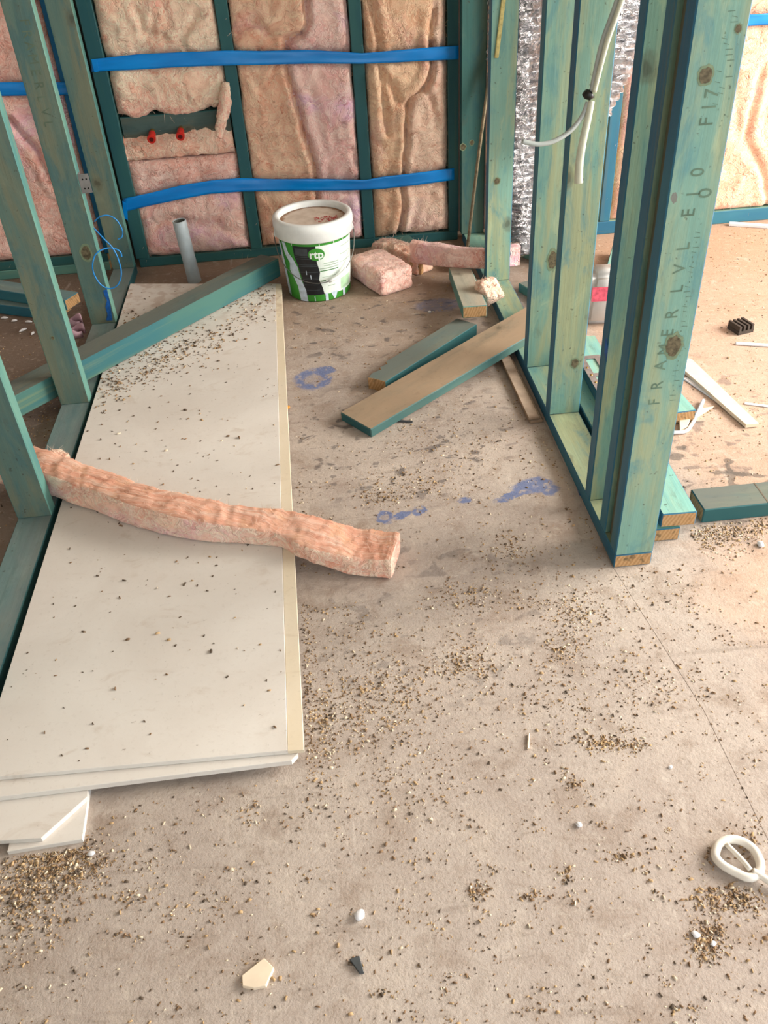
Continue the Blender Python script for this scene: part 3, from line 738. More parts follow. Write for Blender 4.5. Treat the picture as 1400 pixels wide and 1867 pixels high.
# thin strips by the right plate
M['mdf'] = plain('mdf_strip', (176, 156, 138), .75, var=.1); M['mdf_edge'] = plain('mdf_strip_edge', (150, 126, 104), .8)
a = onz(916, 640, .02); bb = onz(972, 768, .02)
tag(board2('lining_strip', (.580, 2.60, 0), (.588, 2.135, 0), UP, .040, .009, [M['mdf'], M['mdf_edge'], M['mdf_edge']]), 'narrow beige lining strip lying on the floor along the right plate', 'strip', 'beige strips by the right plate')
tag(board2('lining_strip', (.575, 2.56, .0095), (.581, 2.14, .0095), UP, .036, .008, [M['mdf'], M['mdf_edge'], M['mdf_edge']]), 'upper beige lining strip, stacked slightly offset on the other one', 'strip', 'beige strips by the right plate')
# planks outside the right partition
FR2 = [timber_face('fresh_treated_timber', (150, 180, 150), (126, 190, 176), (108, 178, 176)), M['edge'], M['end']]
tag(board2('timber_plank', (.760, 1.560, 0), (.765, 2.45, 0), UP, .086, .038, FR2), 'lower timber plank with raw end on the floor behind the right post', 'timber')
pk = tag(board2('timber_plank', (.792, 1.556, .046), (.820, 2.50, .040), UP, .085, .040, FR2), 'upper pale green plank with raw sawn end behind the right post', 'timber')
# grey perforated strap plate
pln = empty('steel_bracket', (.800, 2.24, .0825)); tag(pln, 'grey perforated steel bracket lying on the plank behind the right studs', 'bracket')
bm = bmesh.new()
for x0, x1, y0, y1 in ((-.035, .035, -.12, -.10), (-.035, .035, .10, .12), (-.035, -.015, -.10, .10), (.015, .035, -.10, .10), (-.015, .015, -.01, .01)):
    r_ = bmesh.ops.create_cube(bm, size=1.0)
    for v in r_['verts']: v.co = Vector((x0+(v.co.x+.5)*(x1-x0), y0+(v.co.y+.5)*(y1-y0), (v.co.z+.5)*.002))
link('plate', mesh_of(bm), M['galv'], pln)
for k in range(5):
    s_ = link('screw_head', lathe([(.0001, .0045), (.003, .0042), (.0042, .002)], 10), M['brass'], pln); s_.location = (-.025, -.09+.045*k, 0)
# sill plate of the next wall on the right
sp = empty('trim_1'); tag(sp, kind='structure')
board('sill_plate', (1.75, 1.655, .021), (1, 0, 0), UP, 1.74, .088, .042, [M['dusty'], M['edge_back'], M['end']], sp)
slab('saw_cut', 1.043, 1.046, 1.612, 1.698, .0418, .0425, M['under'], sp)

# ================================================================== LONG GLASSWOOL STRIP AND OFFCUTS
def sweep(name, st, mt, label, seed, amp=.006, layers=.005, fz=600, group=None, N=150, flen=(.005, .022), twotone=False):
    """st: stations (centre of the underside, width, height, roll)"""
    ctr = [Vector(s_[0]) for s_ in st]; n = len(st); P_ = []; Wd = []; Hh = []; Ro = []
    for i in range(N):
        t = i/(N-1)*(n-1); k = min(int(t), n-2); f = t-k
        p0, p1, p2, p3 = ctr[max(k-1, 0)], ctr[k], ctr[k+1], ctr[min(k+2, n-1)]
        P_.append(.5*((2*p1)+(p2-p0)*f+(2*p0-5*p1+4*p2-p3)*f*f+(3*p1-p0-3*p2+p3)*f**3))
        e = f*f*(3-2*f); Wd.append(st[k][1]*(1-e)+st[k+1][1]*e); Hh.append(st[k][2]*(1-e)+st[k+1][2]*e); Ro.append(st[k][3]*(1-e)+st[k+1][3]*e)
    M_ = 56; V_ = []; S = []; Nrm = []; L = 0
    for i in range(N):
        tg = (P_[min(i+1, N-1)]-P_[max(i-1, 0)]).normalized(); sd = Vector((0, 0, 1)).cross(tg).normalized(); up = tg.cross(sd)
        L += (P_[i]-P_[i-1]).length if i else 0
        ca, sa = math.cos(Ro[i]), math.sin(Ro[i])
        for k in range(M_):
            a = 2*math.pi*k/M_; c_, s_ = math.cos(a), math.sin(a)
            ex = 9.0; r_ = (abs(c_)**ex+abs(s_)**ex)**(-1/ex)
            x = r_*c_*Wd[i]/2; z = r_*s_*Hh[i]/2
            taper = 1.0 if 2 < i < N-3 else .96
            x2 = (x*ca-z*sa)*taper; z2 = (x*sa+z*ca)*taper
            V_.append(P_[i]+sd*x2+up*(z2+Hh[i]/2)); S.append((L, x, z, c_, s_)); Nrm.append((sd*(c_*ca-s_*sa)+up*(c_*sa+s_*ca)))
    V_ = np.array(V_); Nrm = np.array(Nrm); S = np.array(S)
    top = np.clip((np.abs(S[:, 4])-.5)*4, 0, 1)
    q = np.stack([S[:, 0]*5, S[:, 1]*110, S[:, 2]*60+seed], 1)
    d = amp*(fbm(V_*14, 3, seed)+.7*ridge(V_*28, 3, seed+1)+.35*fbm(V_*110, 2, seed+2))+layers*ridge(q, 2, seed+3)*top
    low = V_[:, 2].copy(); V_ = V_+Nrm*d[:, None]
    under = S[:, 4] < -.6; V_[under, 2] = np.maximum(V_[under, 2], low[under]-.001)
    Fs = []
    for i in range(N-1):
        for k in range(M_): Fs.append((i*M_+k, i*M_+(k+1) % M_, (i+1)*M_+(k+1) % M_, (i+1)*M_+k))
    V_ = list(map(tuple, V_))
    for e, s0 in ((0, 1), (N-1, -1)):
        ring = [e*M_+k for k in range(M_)]; prev = ring; ctr_ = np.mean([V_[r_] for r_ in ring], axis=0)
        tg = np.array((P_[1]-P_[0]).normalized()*-1 if e == 0 else (P_[-1]-P_[-2]).normalized())
        for sc in (.75, .5, .25):
            b0_ = len(V_)
            for r_ in ring:
                p = ctr_+(np.array(V_[r_])-ctr_)*sc; p = p+tg*.006*fbm(np.array([p*70]), 3, seed)[0]; V_.append(tuple(p))
            new = [b0_+k for k in range(M_)]
            for k in range(M_):
                f4 = (prev[k], prev[(k+1) % M_], new[(k+1) % M_], new[k]); Fs.append(f4[::-1] if s0 == 1 else f4)
            prev = new
        Fs.append(tuple(prev[::-1] if s0 == 1 else prev))
    me = pydata(V_, Fs)
    o = link(name, me, [mt, M['ins_layer']] if twotone else mt, None, True); tag(o, label, 'insulation', group)
    if twotone:
        for p_ in me.polygons:
            if p_.normal.z > .62 and len(p_.vertices) == 4 and p_.vertices[0] < N*M_: p_.material_index = 1
    if fz:
        VV = np.array(V_)[:N*M_]; selm = S[:, 4] > -.2
        f_ = link('fibre_fuzz', strands(VV[selm], Nrm[selm], fz, flen[0], flen[1], seed, .0004), M['fuzz'], o); f_['kind'] = 'stuff'
    return o
zs = Z4+.003
def cz(px, py, z): v = onz(px, py, z); return (v.x, v.y, z)
sweep('insulation_strip', [
    (cz(-60, 862, .055), .085, .075, 0.0), (cz(30, 868, .055), .085, .078, 0.0), (cz(110, 890, zs+.008), .085, .080, 0.0), (cz(190, 917, zs), .082, .078, 0.0), (cz(290, 950, zs), .086, .074, .02), (cz(390, 968, zs), .088, .066, .05),
    (cz(470, 975, zs), .075, .056, .10), (cz(525, 978, zs), .085, .048, .12), (cz(580, 1000, .036), .105, .048, .06), (cz(640, 1018, .010), .112, .052, 0.0), (cz(690, 1026, .003), .110, .056, 0.0), (cz(722, 1030, .002), .104, .060, 0.0)],
    M['ins_strip'], 'long pink glasswool strip lying across the plasterboard onto the floor', 51, .006, .004, 1900, N=240, twotone=True, flen=(.004, .016))
sweep('insulation_offcut', [(cz(668, 497, .002), .14, .085, 0), (cz(682, 506, .002), .145, .09, 0), (cz(706, 521, .002), .148, .09, 0), (cz(724, 532, .002), .146, .086, 0)], M['ins_pink'], 'thick pink glasswool block on the floor right of the bucket', 57, .004, .003, 700, N=60)
sweep('insulation_offcut', [(cz(690, 466, .002), .08, .06, 0), (cz(725, 476, .002), .08, .07, 0), (cz(756, 488, .002), .085, .065, 0), (cz(774, 497, .002), .08, .055, 0)], M['ins_strip'], 'thinner glasswool piece lying behind the thick pink block', 59, .008, .005, 300, N=50)
sweep('insulation_offcut', [(cz(752, 476, .052), .035, .085, .15), (cz(790, 482, .052), .035, .085, .1), (cz(850, 486, .066), .035, .072, 0), (cz(900, 487, .078), .035, .066, 0), (cz(945, 482, .078), .03, .075, 0)], M['ins_pink'], 'flat pink glasswool strip leaning in the back right corner behind the stud', 61, .004, .002, 300, N=70)
sweep('insulation_offcut', [(cz(893, 556, .03), .06, .07, .3), (cz(898, 548, .06), .075, .085, .2), (cz(902, 540, .085), .06, .07, .1)], M['ins_strip'], 'small torn glasswool lump between the stud offcut and the right partition', 67, .012, .003, 200, N=30)
sweep('insulation_offcut', [(cz(80, 842, .040), .03, .016, 0), (cz(100, 838, .042), .035, .02, 0), (cz(122, 841, .043), .025, .014, 0)], M['ins_strip'], 'little brown tuft of glasswool on the left plate', 69, .006, .002, 120, N=24)
# supports in the back right corner
blk = [('small dark timber block under the glasswool by the back plate', (.27, 3.54, 0), (.40, 3.57, 0), .10, .045, BK),
       ('raw timber block propping the flat pink strip', (.375, 3.30, 0), (.44, 3.42, 0), .05, .048, [M['end'], M['end'], M['end']]),
       ('dusty timber piece lying in the back right corner', (.545, 3.28, 0), (.565, 3.42, 0), .06, .038, DU)]
for lb, a, bb, wd, th, mm in blk: tag(board2('timber_block', a, bb, UP, wd, th, mm), lb, 'timber')

# ================================================================== BUCKET
bk = empty('plaster_bucket', (-.012, 3.245, 0), (0, 0, 0)); tag(bk, 'white and green compound bucket with lid in the middle of the back', 'bucket')
M['bucket_green'] = plain('bucket_green', (62, 148, 52), .4, .4, 0, .08, 18)
M['bucket_white'] = plain('bucket_white', (236, 240, 238), .4, .4, 0, .03)
M['bucket_black'] = plain('label_black', (28, 32, 36), .45, .4, 0, .2, 60)
M['label_white'] = plain('label_white', (228, 240, 232), .5, .3, 0, .03)
M['label_grey'] = plain('label_grey_print', (176, 196, 178), .5)
M['label_dk'] = plain('label_green_print', (70, 130, 70), .5)
M['label_pale'] = plain('label_pale_green', (186, 226, 186), .5)
M['drip'] = plain('dried_plaster_drips', (206, 222, 236), .7, .2, 0, .1, 60)
M['blackink'] = plain('black_print_lines', (70, 76, 80), .6)
BH = .262
def rb(v): return .121+.016*v/BH
link('body', lathe([(.0001, .004), (.112, .004), (.118, 0), (.121, .003)]+[(rb(v), v) for v in np.linspace(.006, BH, 12)], 72), M['bucket_green'], bk, True)
lid = link('lid_rim', lathe([(.132, .236), (.144, .234), (.1475, .238), (.1475, .262), (.150, .266), (.150, .286), (.147, .298), (.141, .302), (.130, .302), (.127, .299), (.126, .288), (.124, .281)], 72), M['bucket_white'], bk, True)
def lidtop():
    mt, nt, b = newmat('dusty_lid', .8, .2); g = G(nt); co = g.n('ShaderNodeTexCoord').outputs['Object']
    nz = g.noise(co, 20, 5); ln = g.vm('LENGTH', co)
    c = g.mix(g.step(nz, .35, .65), srgb(222, 208, 194), srgb(206, 190, 174))
    e = g.step(g.math('ADD', ln, g.math('MULTIPLY', g.math('SUBTRACT', nz, .5), .05)), .100, .122)
    c = g.mix(e, c, srgb(150, 112, 84))
    g.col(c, b); return mt
lt = link('lid_top', lathe([(.0001, 0), (.06, 0), (.112, 0), (.1245, -.001)], 64), lidtop(), lid, True); lt.location = (0, 0, .281)
# red stamp on the lid: little squares
random.seed(8); V_ = []; Fs = []
for i in range(14):
    for j in range(8):
        if random.random() < .55*(1-abs(i-7)/10)*(1-abs(j-4)/7)+.12:
            x = .006+i*.0062; y = -.055+j*.0075; k = len(V_)
            if math.hypot(x, y) > .108: continue
            V_ += [(x, y, .2816), (x+.0055, y, .2816), (x+.0055, y+.006, .2816), (x, y+.006, .2816)]; Fs.append((k, k+1, k+2, k+3))
M['stamp'] = plain('red_stamp', (196, 64, 66), .6)
link('red_stamp', pydata(V_, Fs), M['stamp'], lid)
def wrapbm(bm, off):
    us = np.arange(-.40, .401, .012)
    for u in us: bmesh.ops.bisect_plane(bm, geom=bm.verts[:]+bm.edges[:]+bm.faces[:], plane_co=(u, 0, 0), plane_no=(1, 0, 0))
    for v in bm.verts:
        u, h = v.co.x, v.co.y; r_ = rb(h)+off; th = u/.129
        v.co = Vector((r_*math.sin(th), -r_*math.cos(th), h))
    for f in bm.faces:
        f.normal_update()
        c_ = f.calc_center_median()
        if f.normal.x*c_.x+f.normal.y*c_.y < 0: f.normal_flip()
    me = bpy.data.meshes.new('wrap'); bm.to_mesh(me); bm.free(); return me
def decal(name, polys, mt, parent, off):
    bm = bmesh.new()
    for poly in polys:
        f = bm.faces.new([bm.verts.new((u, h, 0)) for u, h in poly])
    bmesh.ops.triangulate(bm, faces=bm.faces[:])
    o = link(name, wrapbm(bm, off), mt, parent)
    if len(polys) > 1: o['kind'] = 'stuff'
    return o
def rc(u0, u1, h0, h1): return [(u0, h0), (u1, h0), (u1, h1), (u0, h1)]
D2 = math.radians(1)*.129
label_w = decal('label', [[(-.006, .222), (.26, .222), (.26, .028), (.20, .028), (.15, .030), (.10, .026), (.06, .028), (.03, .03), (.012, .032), (.006, .06), (-.004, .09), (.002, .12), (-.006, .16)]], M['label_white'], bk, .0006)
decal('label_panel', [[(-.092, .222), (-.004, .222), (-.005, .16), (.003, .12), (-.003, .09), (.007, .06), (.013, .03), (-.062, .028), (-.068, .08), (-.078, .14), (-.090, .18)]], M['bucket_black'], label_w, .0008)
decal('panel_lines', [rc(-.085+i*.003, -.004, h, h+.0022) for i, h in enumerate((.180, .172, .150, .143, .120, .098, .092, .070, .048))]+[rc(-.083, -.035, .186, .214)], M['blackink'], label_w, .0011)
decal('bottom_drips', [rc(.016, .028, .002, .034), [(.040, .034), (.070, .034), (.060, .006), (.052, .006)], rc(.098, .112, .003, .034)], M['drip'], label_w, .0010)
decal('plaster_smear', [[(-.150, .225), (-.128, .225), (-.118, .19), (-.098, .17), (-.082, .14), (-.074, .09), (-.060, .05), (-.056, .002), (-.090, .002), (-.094, .06), (-.112, .10), (-.125, .12), (-.118, .15), (-.140, .18)], [(-.20, .22), (-.165, .215), (-.155, .15), (-.150, .08), (-.148, .01), (-.175, .01), (-.18, .12)], rc(-.050, -.047, .112, .128), [(-.036, .110), (-.032, .112), (-.030, .096), (-.034, .094)], rc(-.028, -.025, .004, .024)], M['drip'], label_w, .0014)
decal('print_lines', [rc(.02, .080, h, h+.004) for h in (.150, .141)]+[rc(.002, .08, .131, .135), rc(.09, .15, .170, .173), rc(.09, .15, .20, .203), rc(.088, .16, .140, .1425), rc(.01, .07, .098, .1), rc(.03, .06, .060, .063), rc(.10, .14, .040, .043)], M['label_grey'], label_w, .0010)
decal('green_lines', [rc(.004, .078, .122, .1255), rc(.004, .022, .082, .086), rc(.035, .052, .082, .086), rc(.062, .080, .083, .086), rc(.088, .092, .083, .087)], M['label_dk'], label_w, .0010)
decal('pale_block', [rc(.088, .15, .034, .078)], M['label_pale'], label_w, .0009)
decal('stripe_gaps', [rc(-.096, -.093, .222, .235), rc(.008, .011, .222, .235), rc(.062, .065, .222, .235), rc(.105, .107, .222, .235)], M['label_white'], label_w, .0010)
decal('logo', [[(-.004+.030*math.cos(a), .190+.024*math.sin(a)) for a in np.linspace(0, 2*math.pi, 40, endpoint=False)]], M['bucket_green'], label_w, .0014)
def text_bm(s_, size, bold=0.0, align='CENTER'):
    cu = bpy.data.curves.new('txt', 'FONT'); cu.body = s_; cu.size = size; cu.align_x = align; cu.align_y = 'CENTER'; cu.offset = bold
    cu.resolution_u = 3
    ob = bpy.data.objects.new('txt', cu); C.objects.link(ob); bpy.context.view_layer.update()
    me = bpy.data.meshes.new_from_object(ob.evaluated_get(bpy.context.evaluated_depsgraph_get()))
    bpy.data.objects.remove(ob); bpy.data.curves.remove(cu)
    bm = bmesh.new(); bm.from_mesh(me); bpy.data.meshes.remove(me); return bm
bm = text_bm('rtp', .042, .0011)
for v in bm.verts: v.co = Vector((v.co.x-.004, v.co.y+.189, 0))
link('logo_lettering', wrapbm(bm, .0020), M['label_white'], label_w)
# wire bail with white grip, hanging in front
M['wire'] = plain('bail_wire', (120, 120, 116), .35, .5, .8)
hd = []
for t in np.linspace(-1, 1, 31):
    ang = t*math.radians(92); drop = .150*math.cos(t*math.pi/2)**.8
    hd.append((.150*math.sin(ang), -.150*math.cos(ang)-.004, .238-drop))
hn = link('handle', tube_mesh(hd, .0017, 8), M['wire'], bk, True)
link('grip', tube_mesh([(a_, b_-.0005, c_) for a_, b_, c_ in hd[17:23]], .006, 10), M['bucket_white'], hn, True)
for sx in (-1, 1):
    e = link('ear', lathe([(.0001, 0), (.010, 0), (.010, .012), (.0001, .014)], 16), M['bucket_white'], bk, False)
    e.location = (sx*.137, -.004, .236); e.rotation_euler = (0, sx*math.pi/2, 0)
bk.rotation_euler = (0, 0, math.radians(2))

# ================================================================== FLEXIBLE DUCTS
def foil_mat():
    mt, nt, b = newmat('crinkled_foil', .14, .5); g = G(nt); co = g.n('ShaderNodeTexCoord').outputs['Object']
    b.inputs['Metallic'].default_value = 1.0
    n1 = g.noise(g.vm('MULTIPLY', co, (1, 1, 2.2)), 60, 4, .6, 1.0); n2 = g.noise(g.vm('MULTIPLY', co, (1, 1, 1.6)), 26, 3, .6, .8)
    g.col(g.ramp(n2, [(.3, (.45, .45, .47)), (.7, (.85, .85, .87))]), b)
    g.bump(g.math('ADD', n1, n2), b, 1.0, .06); return mt
M['foil'] = foil_mat()
def duct(path, rad, label, seed, pitch=.024):
    me = tube_mesh(path, rad, 56, True, 60); n = len(me.vertices); co = np.empty(n*3); me.vertices.foreach_get('co', co); co = co.reshape(-1, 3)
    nr = np.empty(n*3); me.vertices.foreach_get('normal', nr); nr = nr.reshape(-1, 3)
    s_ = np.repeat(np.cumsum(np.r_[0, np.linalg.norm(np.diff(co.reshape(-1, 56, 3).mean(1), axis=0), axis=1)]), 56)
    a = np.tile(np.arange(56)/56.0, n//56)
    d = .004*np.sin(2*math.pi*(s_/pitch+a))+.008*fbm(co*np.array([26, 26, 60]), 3, seed)+.008*ridge(co*np.array([30, 30, 85]), 3, seed)
    co = co+nr*d[:, None]; me.vertices.foreach_set('co', co.ravel()); me.update()
    return tag(link('flexible_duct', me, M['foil'], None, True), label, 'duct', 'silver flexible ducts')
dq = [(.755, 3.32, 2.40), (.755, 3.32, 1.60), (.752, 3.32, 1.0), (.768, 3.32, .55), (.800, 3.32, .28), (.835, 3.32, .05)]
duct(dq, lambda t: .095 if t < .6 else .095-.045*(t-.6)/.4, 'silver foil duct hanging between the two middle right studs', 5)
d2 = [(1.03, 3.02, 2.40), (1.01, 3.02, 1.6), (.992, 3.02, 1.10), (.965, 3.02, .85), (.915, 3.02, .66), (.875, 3.02, .56)]
duct(d2, lambda t: .118 if t < .6 else .118-.045*(t-.6)/.4, 'shiny silver foil duct bending down beside the tall right post', 9)

# ================================================================== HOSES AND CONNECTOR
M['hose'] = plain('clear_hose', (206, 210, 190), .3, .5, 0, .06); M['hose2'] = plain('grey_hose', (176, 184, 182), .3, .5, 0, .06); M['black'] = plain('black_plastic', (16, 16, 16), .4, .4)
YH = 2.070
hs = empty('hose_joint', ony(1072, 172, YH)); tag(hs, 'clear plastic hoses joined by a black fitting, hanging in front of a right stud', 'hose')
def hp(l): return [ony(a, b_, YH+dy)-hs.location for a, b_, dy in l]
link('fitting', tube_mesh(hp([(1066, 168, 0), (1070, 172, 0), (1076, 174, 0), (1080, 172, 0)]), lambda t: .008+.003*math.sin(t*3.1), 10), M['black'], hs, True)
link('hose', tube_mesh(hp([(1250, -420, 0), (1190, -200, 0), (1126, 0, 0), (1098, 80, 0), (1079, 166, 0)]), .0065, 10, True, 8), M['hose2'], hs, True)
link('hose', tube_mesh(hp([(1258, -420, -.012), (1199, -200, -.012), (1134, 0, -.012), (1106, 80, -.012), (1083, 168, -.006)]), .0055, 10, True, 8), M['hose'], hs, True)
link('hose', tube_mesh(hp([(1078, 184, -.004), (1072, 215, -.008), (1062, 260, -.010), (1056, 300, -.010), (1055, 333, -.010)]), lambda t: .0075+.003*t, 12, True, 8), M['hose'], hs, True)
link('hose', tube_mesh(hp([(1072, 186, 0), (1060, 214, -.004), (1038, 240, -.012), (1008, 258, -.02), (980, 263, -.024), (952, 258, -.026)]), .0055, 10, True, 8), M['hose2'], hs, True)

# ================================================================== SMALL FIXINGS
M['bluewire'] = plain('blue_wire', (40, 140, 214), .35, .4)
YW = 2.992
ws = [(170, 470), (172, 440), (171, 402), (180, 396), (195, 393), (210, 402), (222, 420), (224, 430)]
def wp(l): return [ony(a, b_, YW+dy) for a, b_, dy in l]
tag(link('blue_wire', tube_mesh(wp([(172, 404, .01), (182, 395, 0), (198, 393, 0), (213, 402, 0), (223, 420, .0), (222, 432, 0), (215, 436, 0)]), .0022, 8, True, 10), M['bluewire'], None, True), 'short curl of blue wire beside the third left stud, upper one', 'wire', 'blue wire by the third left stud')
tag(link('blue_wire', tube_mesh(wp([(171, 416, .012), (190, 436, .004), (205, 452, 0), (216, 474, -.004), (221, 500, -.006), (214, 520, -.006), (198, 526, -.006), (181, 516, -.006), (169, 492, -.006), (172, 468, -.006), (184, 456, -.002), (203, 452, .006), (218, 458, .006), (222, 468, .006)]), .0024, 8, True, 10), M['bluewire'], None, True), 'looped blue wire beside the third left stud, lower one', 'wire', 'blue wire by the third left stud')
# nail plate on the edge of the third left stud
c_ = ony(160, 331, 3.04)
np_ = empty('nail_plate', (LX1+.0005, 3.035, c_.z)); tag(np_, 'small galvanised nail plate on the edge of the third left stud', 'bracket')
bm = bmesh.new(); bmesh.ops.create_cube(bm, size=1.0)
for v in bm.verts: v.co = Vector((v.co.x*.0012, v.co.y*.03, v.co.z*.062))
link('plate', mesh_of(bm), M['galv'], np_)
bm = bmesh.new(); bmesh.ops.create_cube(bm, size=1.0)
for v in bm.verts: v.co = Vector((v.co.x*.034+.017, v.co.y*.0012-.0145, v.co.z*.062))
link('tab', mesh_of(bm), M['galv'], np_)
for k in range(4):
    h_ = link('hole', lathe([(.0001, .0), (.003, .0)], 8), M['black'], np_); h_.location = (.012+.012*(k % 2), -.0153, -.016+.03*(k//2)); h_.rotation_euler = (math.pi/2, 0, 0)
# leaning stick and yellow strip in the right corner
M['stick'] = plain('grey_brown_stick', (140, 128, 104), .8, var=.2, scale=60)
a = ony(846, 440, 3.50); bb = ony(897, 100, 3.555)
tag(link('wooden_stick', tube_mesh([(a.x+.0, 3.44, 0.002), ((a.x+bb.x)/2, 3.50, (a.z+bb.z)/2), (bb.x, 3.555, bb.z), (bb.x+.06, 3.57, bb.z+.5)], .0065, 8, True, 4), M['stick'], None), 'thin grey stick leaning in the back right corner', 'stick')
M['yellow'] = plain('yellow_strip', (196, 184, 122), .7, var=.15, scale=80)
a = ony(905, 106, 3.078); bb = ony(918, 0, 3.078); dv = (bb-a)
tag(board('timber_strip', a+dv*1.0, dv, (0, -1, 0), dv.length*2, .014, .005, [M['yellow'], M['yellow'], M['yellow']]), 'pale yellow strip hanging on the face of the far right stud', 'strip')

# ================================================================== LETTERING ON THE POST
M['ink'] = plain('faded_ink', (104, 128, 110), .7, .1)
def letters(seq, y, size, sx, sz, parent, name='lettering', ang=math.pi/2, mt=None):
    bmA = bmesh.new()
    for ch, px, py in seq:
        p = ony(px, py, y); bm = text_bm(ch, size, .0)
        for v in bm.verts:
            x, z = v.co.x*sx, v.co.y*sz
            v.co = Vector((p.x+x*math.cos(ang)-z*math.sin(ang), y, p.z+x*math.sin(ang)+z*math.cos(ang)))
        me = bpy.data.meshes.new('t'); bm.to_mesh(me); bm.free(); bmA.from_mesh(me); bpy.data.meshes.remove(me)
    for f in bmA.faces:
        f.normal_update()
        if f.normal.y > 0: f.normal_flip()
    me = bpy.data.meshes.new('letters'); bmA.to_mesh(me); bmA.free()
    o = bpy.data.objects.new(name, me); me.materials.append(mt or M['ink']); C.objects.link(o)
    o.parent = parent; o.matrix_parent_inverse = parent.matrix_local.inverted() if parent.parent else parent.matrix_world.inverted()
    return o
bpy.context.view_layer.update()
YA = 1.4824
letters([('F', 1194, 733), ('R', 1199, 703), ('A', 1205, 667), ('M', 1212, 637), ('E', 1218, 607), ('R', 1226, 573), ('L', 1235, 527), ('V', 1240, 490), ('L', 1247, 450), ('E', 1256, 388), ('1', 1265, 354), ('0', 1273, 314), ('F', 1289, 222), ('1', 1294, 195), ('7', 1299, 170)], YA, .034, .95, 1.0, postA)
letters([('0', 1287, 352)], YA, .034, 1.1, 1.0, postA)
rr = random.Random(3)
seq = [(rr.choice('|/-'), 1215+(730-y_)*.146+rr.uniform(-3, 3)+10, y_) for y_ in range(730, 420, -9)]+[(rr.choice('/|-'), 1310+(230-y_)*.13+rr.uniform(-12, 12), y_) for y_ in range(230, 10, -10)]
letters(seq, YA, .013, 1, 1, postA, 'smudged_print')
YS = 3.0194
letters([('F', 45, 40), ('R', 49, 62), ('A', 54, 84), ('M', 60, 108), ('E', 65, 132), ('R', 71, 156), ('L', 76, 180), ('V', 82, 204), ('L', 88, 226)], YS, .04, .95, 1.0, s_ if isinstance(s_, bpy.types.Object) and s_.name.startswith('stud') else wl, ang=-math.pi/2, mt=plain('faded_ink_dark', (94, 110, 94), .7, .1))

def mark(name, pts3, mt, parent):
    o = link(name, pydata(pts3, [tuple(range(len(pts3)))]), mt, None); o.parent = parent; o.matrix_parent_inverse = parent.matrix_world.inverted(); return o
M['bluepaint'] = plain('blue_paint', (28, 92, 168), .6, var=.25, scale=90); M['whitepaint'] = plain('white_paint', (206, 222, 228), .6)
mark('paint_smudge', [ony(a, b_, 3.0188) for a, b_ in ((188, 530), (195, 527), (198, 540), (201, 555), (203, 570), (205, 584), (194, 584), (196, 572), (192, 560), (195, 548), (191, 540))], M['bluepaint'], wl)
def onx(px, py, x):
    r = ray(px, py); t = x/r[0]; return Vector((x, t*r[1], H+t*r[2]))
mark('paint_smudge', [onx(a, b_, RX0-.0008) for a, b_ in ((1031, 862), (1037, 866), (1047, 884), (1058, 903), (1056, 906), (1044, 890))], M['bluepaint'], wr)
mark('paint_smudge', [onx(a, b_, RX0-.0008) for a, b_ in ((1226, 352), (1232, 350), (1235, 358), (1233, 368), (1227, 372), (1222, 362))], M['whitepaint'], wr)
mark('paint_smudge', [onx(a, b_, RX0-.0008) for a, b_ in ((1103, 620), (1106, 616), (1108, 640), (1106, 660), (1102, 644))], M['bluepaint'], wr)
M['knot'] = plain('timber_knot', (104, 96, 74), .7, var=.3, scale=120); M['knot_ring'] = plain('timber_knot_ring', (122, 140, 112), .7, var=.12, scale=60)
rk = random.Random(5)
def knot(px, py, y, rx, rz, parent):
    c_ = ony(px, py, y); n = 22; ph = [rk.uniform(.88, 1.1) for _ in range(n)]
    for sc_, dy, mt, nm in ((1.35, .0004, M['knot_ring'], 'knot_ring'), (1.0, .0008, M['knot'], 'knot')):
        mark(nm, [Vector((c_.x+rx*sc_*ph[k]*math.cos(6.283*k/n), y-dy, c_.z+rz*sc_*ph[k]*math.sin(6.283*k/n))) for k in range(n)], mt, parent)
knot(1286, 138, 1.483, .0105, .0125, wr); knot(1228, 630, 1.483, .015, .022, wr); knot(1346, 52, 1.483, .005, .006, wr)
knot(1008, 474, 2.402, .014, .026, wr); knot(1048, 662, 2.114, .010, .014, wr); knot(906, 330, 3.083, .010, .010, wr)
knot(157, 461, 3.02, .016, .024, wl); knot(96, 616, 2.446, .004, .005, wl); knot(844, 268, 3.585, .010, .011, wr); knot(860, 260, 3.585, .008, .009, wr)
# ================================================================== RIGHT ROOM ODDS AND ENDS
# white jug
jg = empty('plastic_jug', (.985, 2.765, 0), (0, 0, math.radians(-6))); tag(jg, 'white plastic jug with red label standing in the right room', 'jug')
M['white'] = plain('white_plastic', (232, 232, 234), .45, .4, 0, .03); M['jug'] = plain('jug_white', (236, 232, 228), .4, .4, 0, .03); M['jug_red'] = plain('jug_label_red', (226, 96, 116), .5, var=.2, scale=70)
bm = bmesh.new(); bmesh.ops.create_cube(bm, size=1.0)
for v in bm.verts:
    k = .80 if v.co.z > 0 else 1.0
    v.co = Vector((v.co.x*.175*k, v.co.y*.115*(.9 if k < 1 else 1), (v.co.z+.5)*.190))
bmesh.ops.bevel(bm, geom=bm.edges[:], offset=.022, segments=4, affect='EDGES')
link('body', mesh_of(bm), M['jug'], jg, True)
nk = link('neck', lathe([(.022, .168), (.020, .195), (.0195, .196)], 24), M['jug'], jg, True); nk.location = (.045, 0, 0)
nk = link('cap', lathe([(.0235, .188), (.0235, .208), (.0001, .209)], 24), M['white'], jg, True); nk.location = (.045, 0, 0)
link('handle', tube_mesh([(.05, .03, .175), (.055, .045, .21), (.03, .05, .21), (.02, .045, .17)], .009, 10, True, 8), M['jug'], jg, True)
bm = quad_slab([(-.068, -.0605), (.068, -.0605), (.068, -.0585), (-.068, -.0585)], .095, .145, 0)
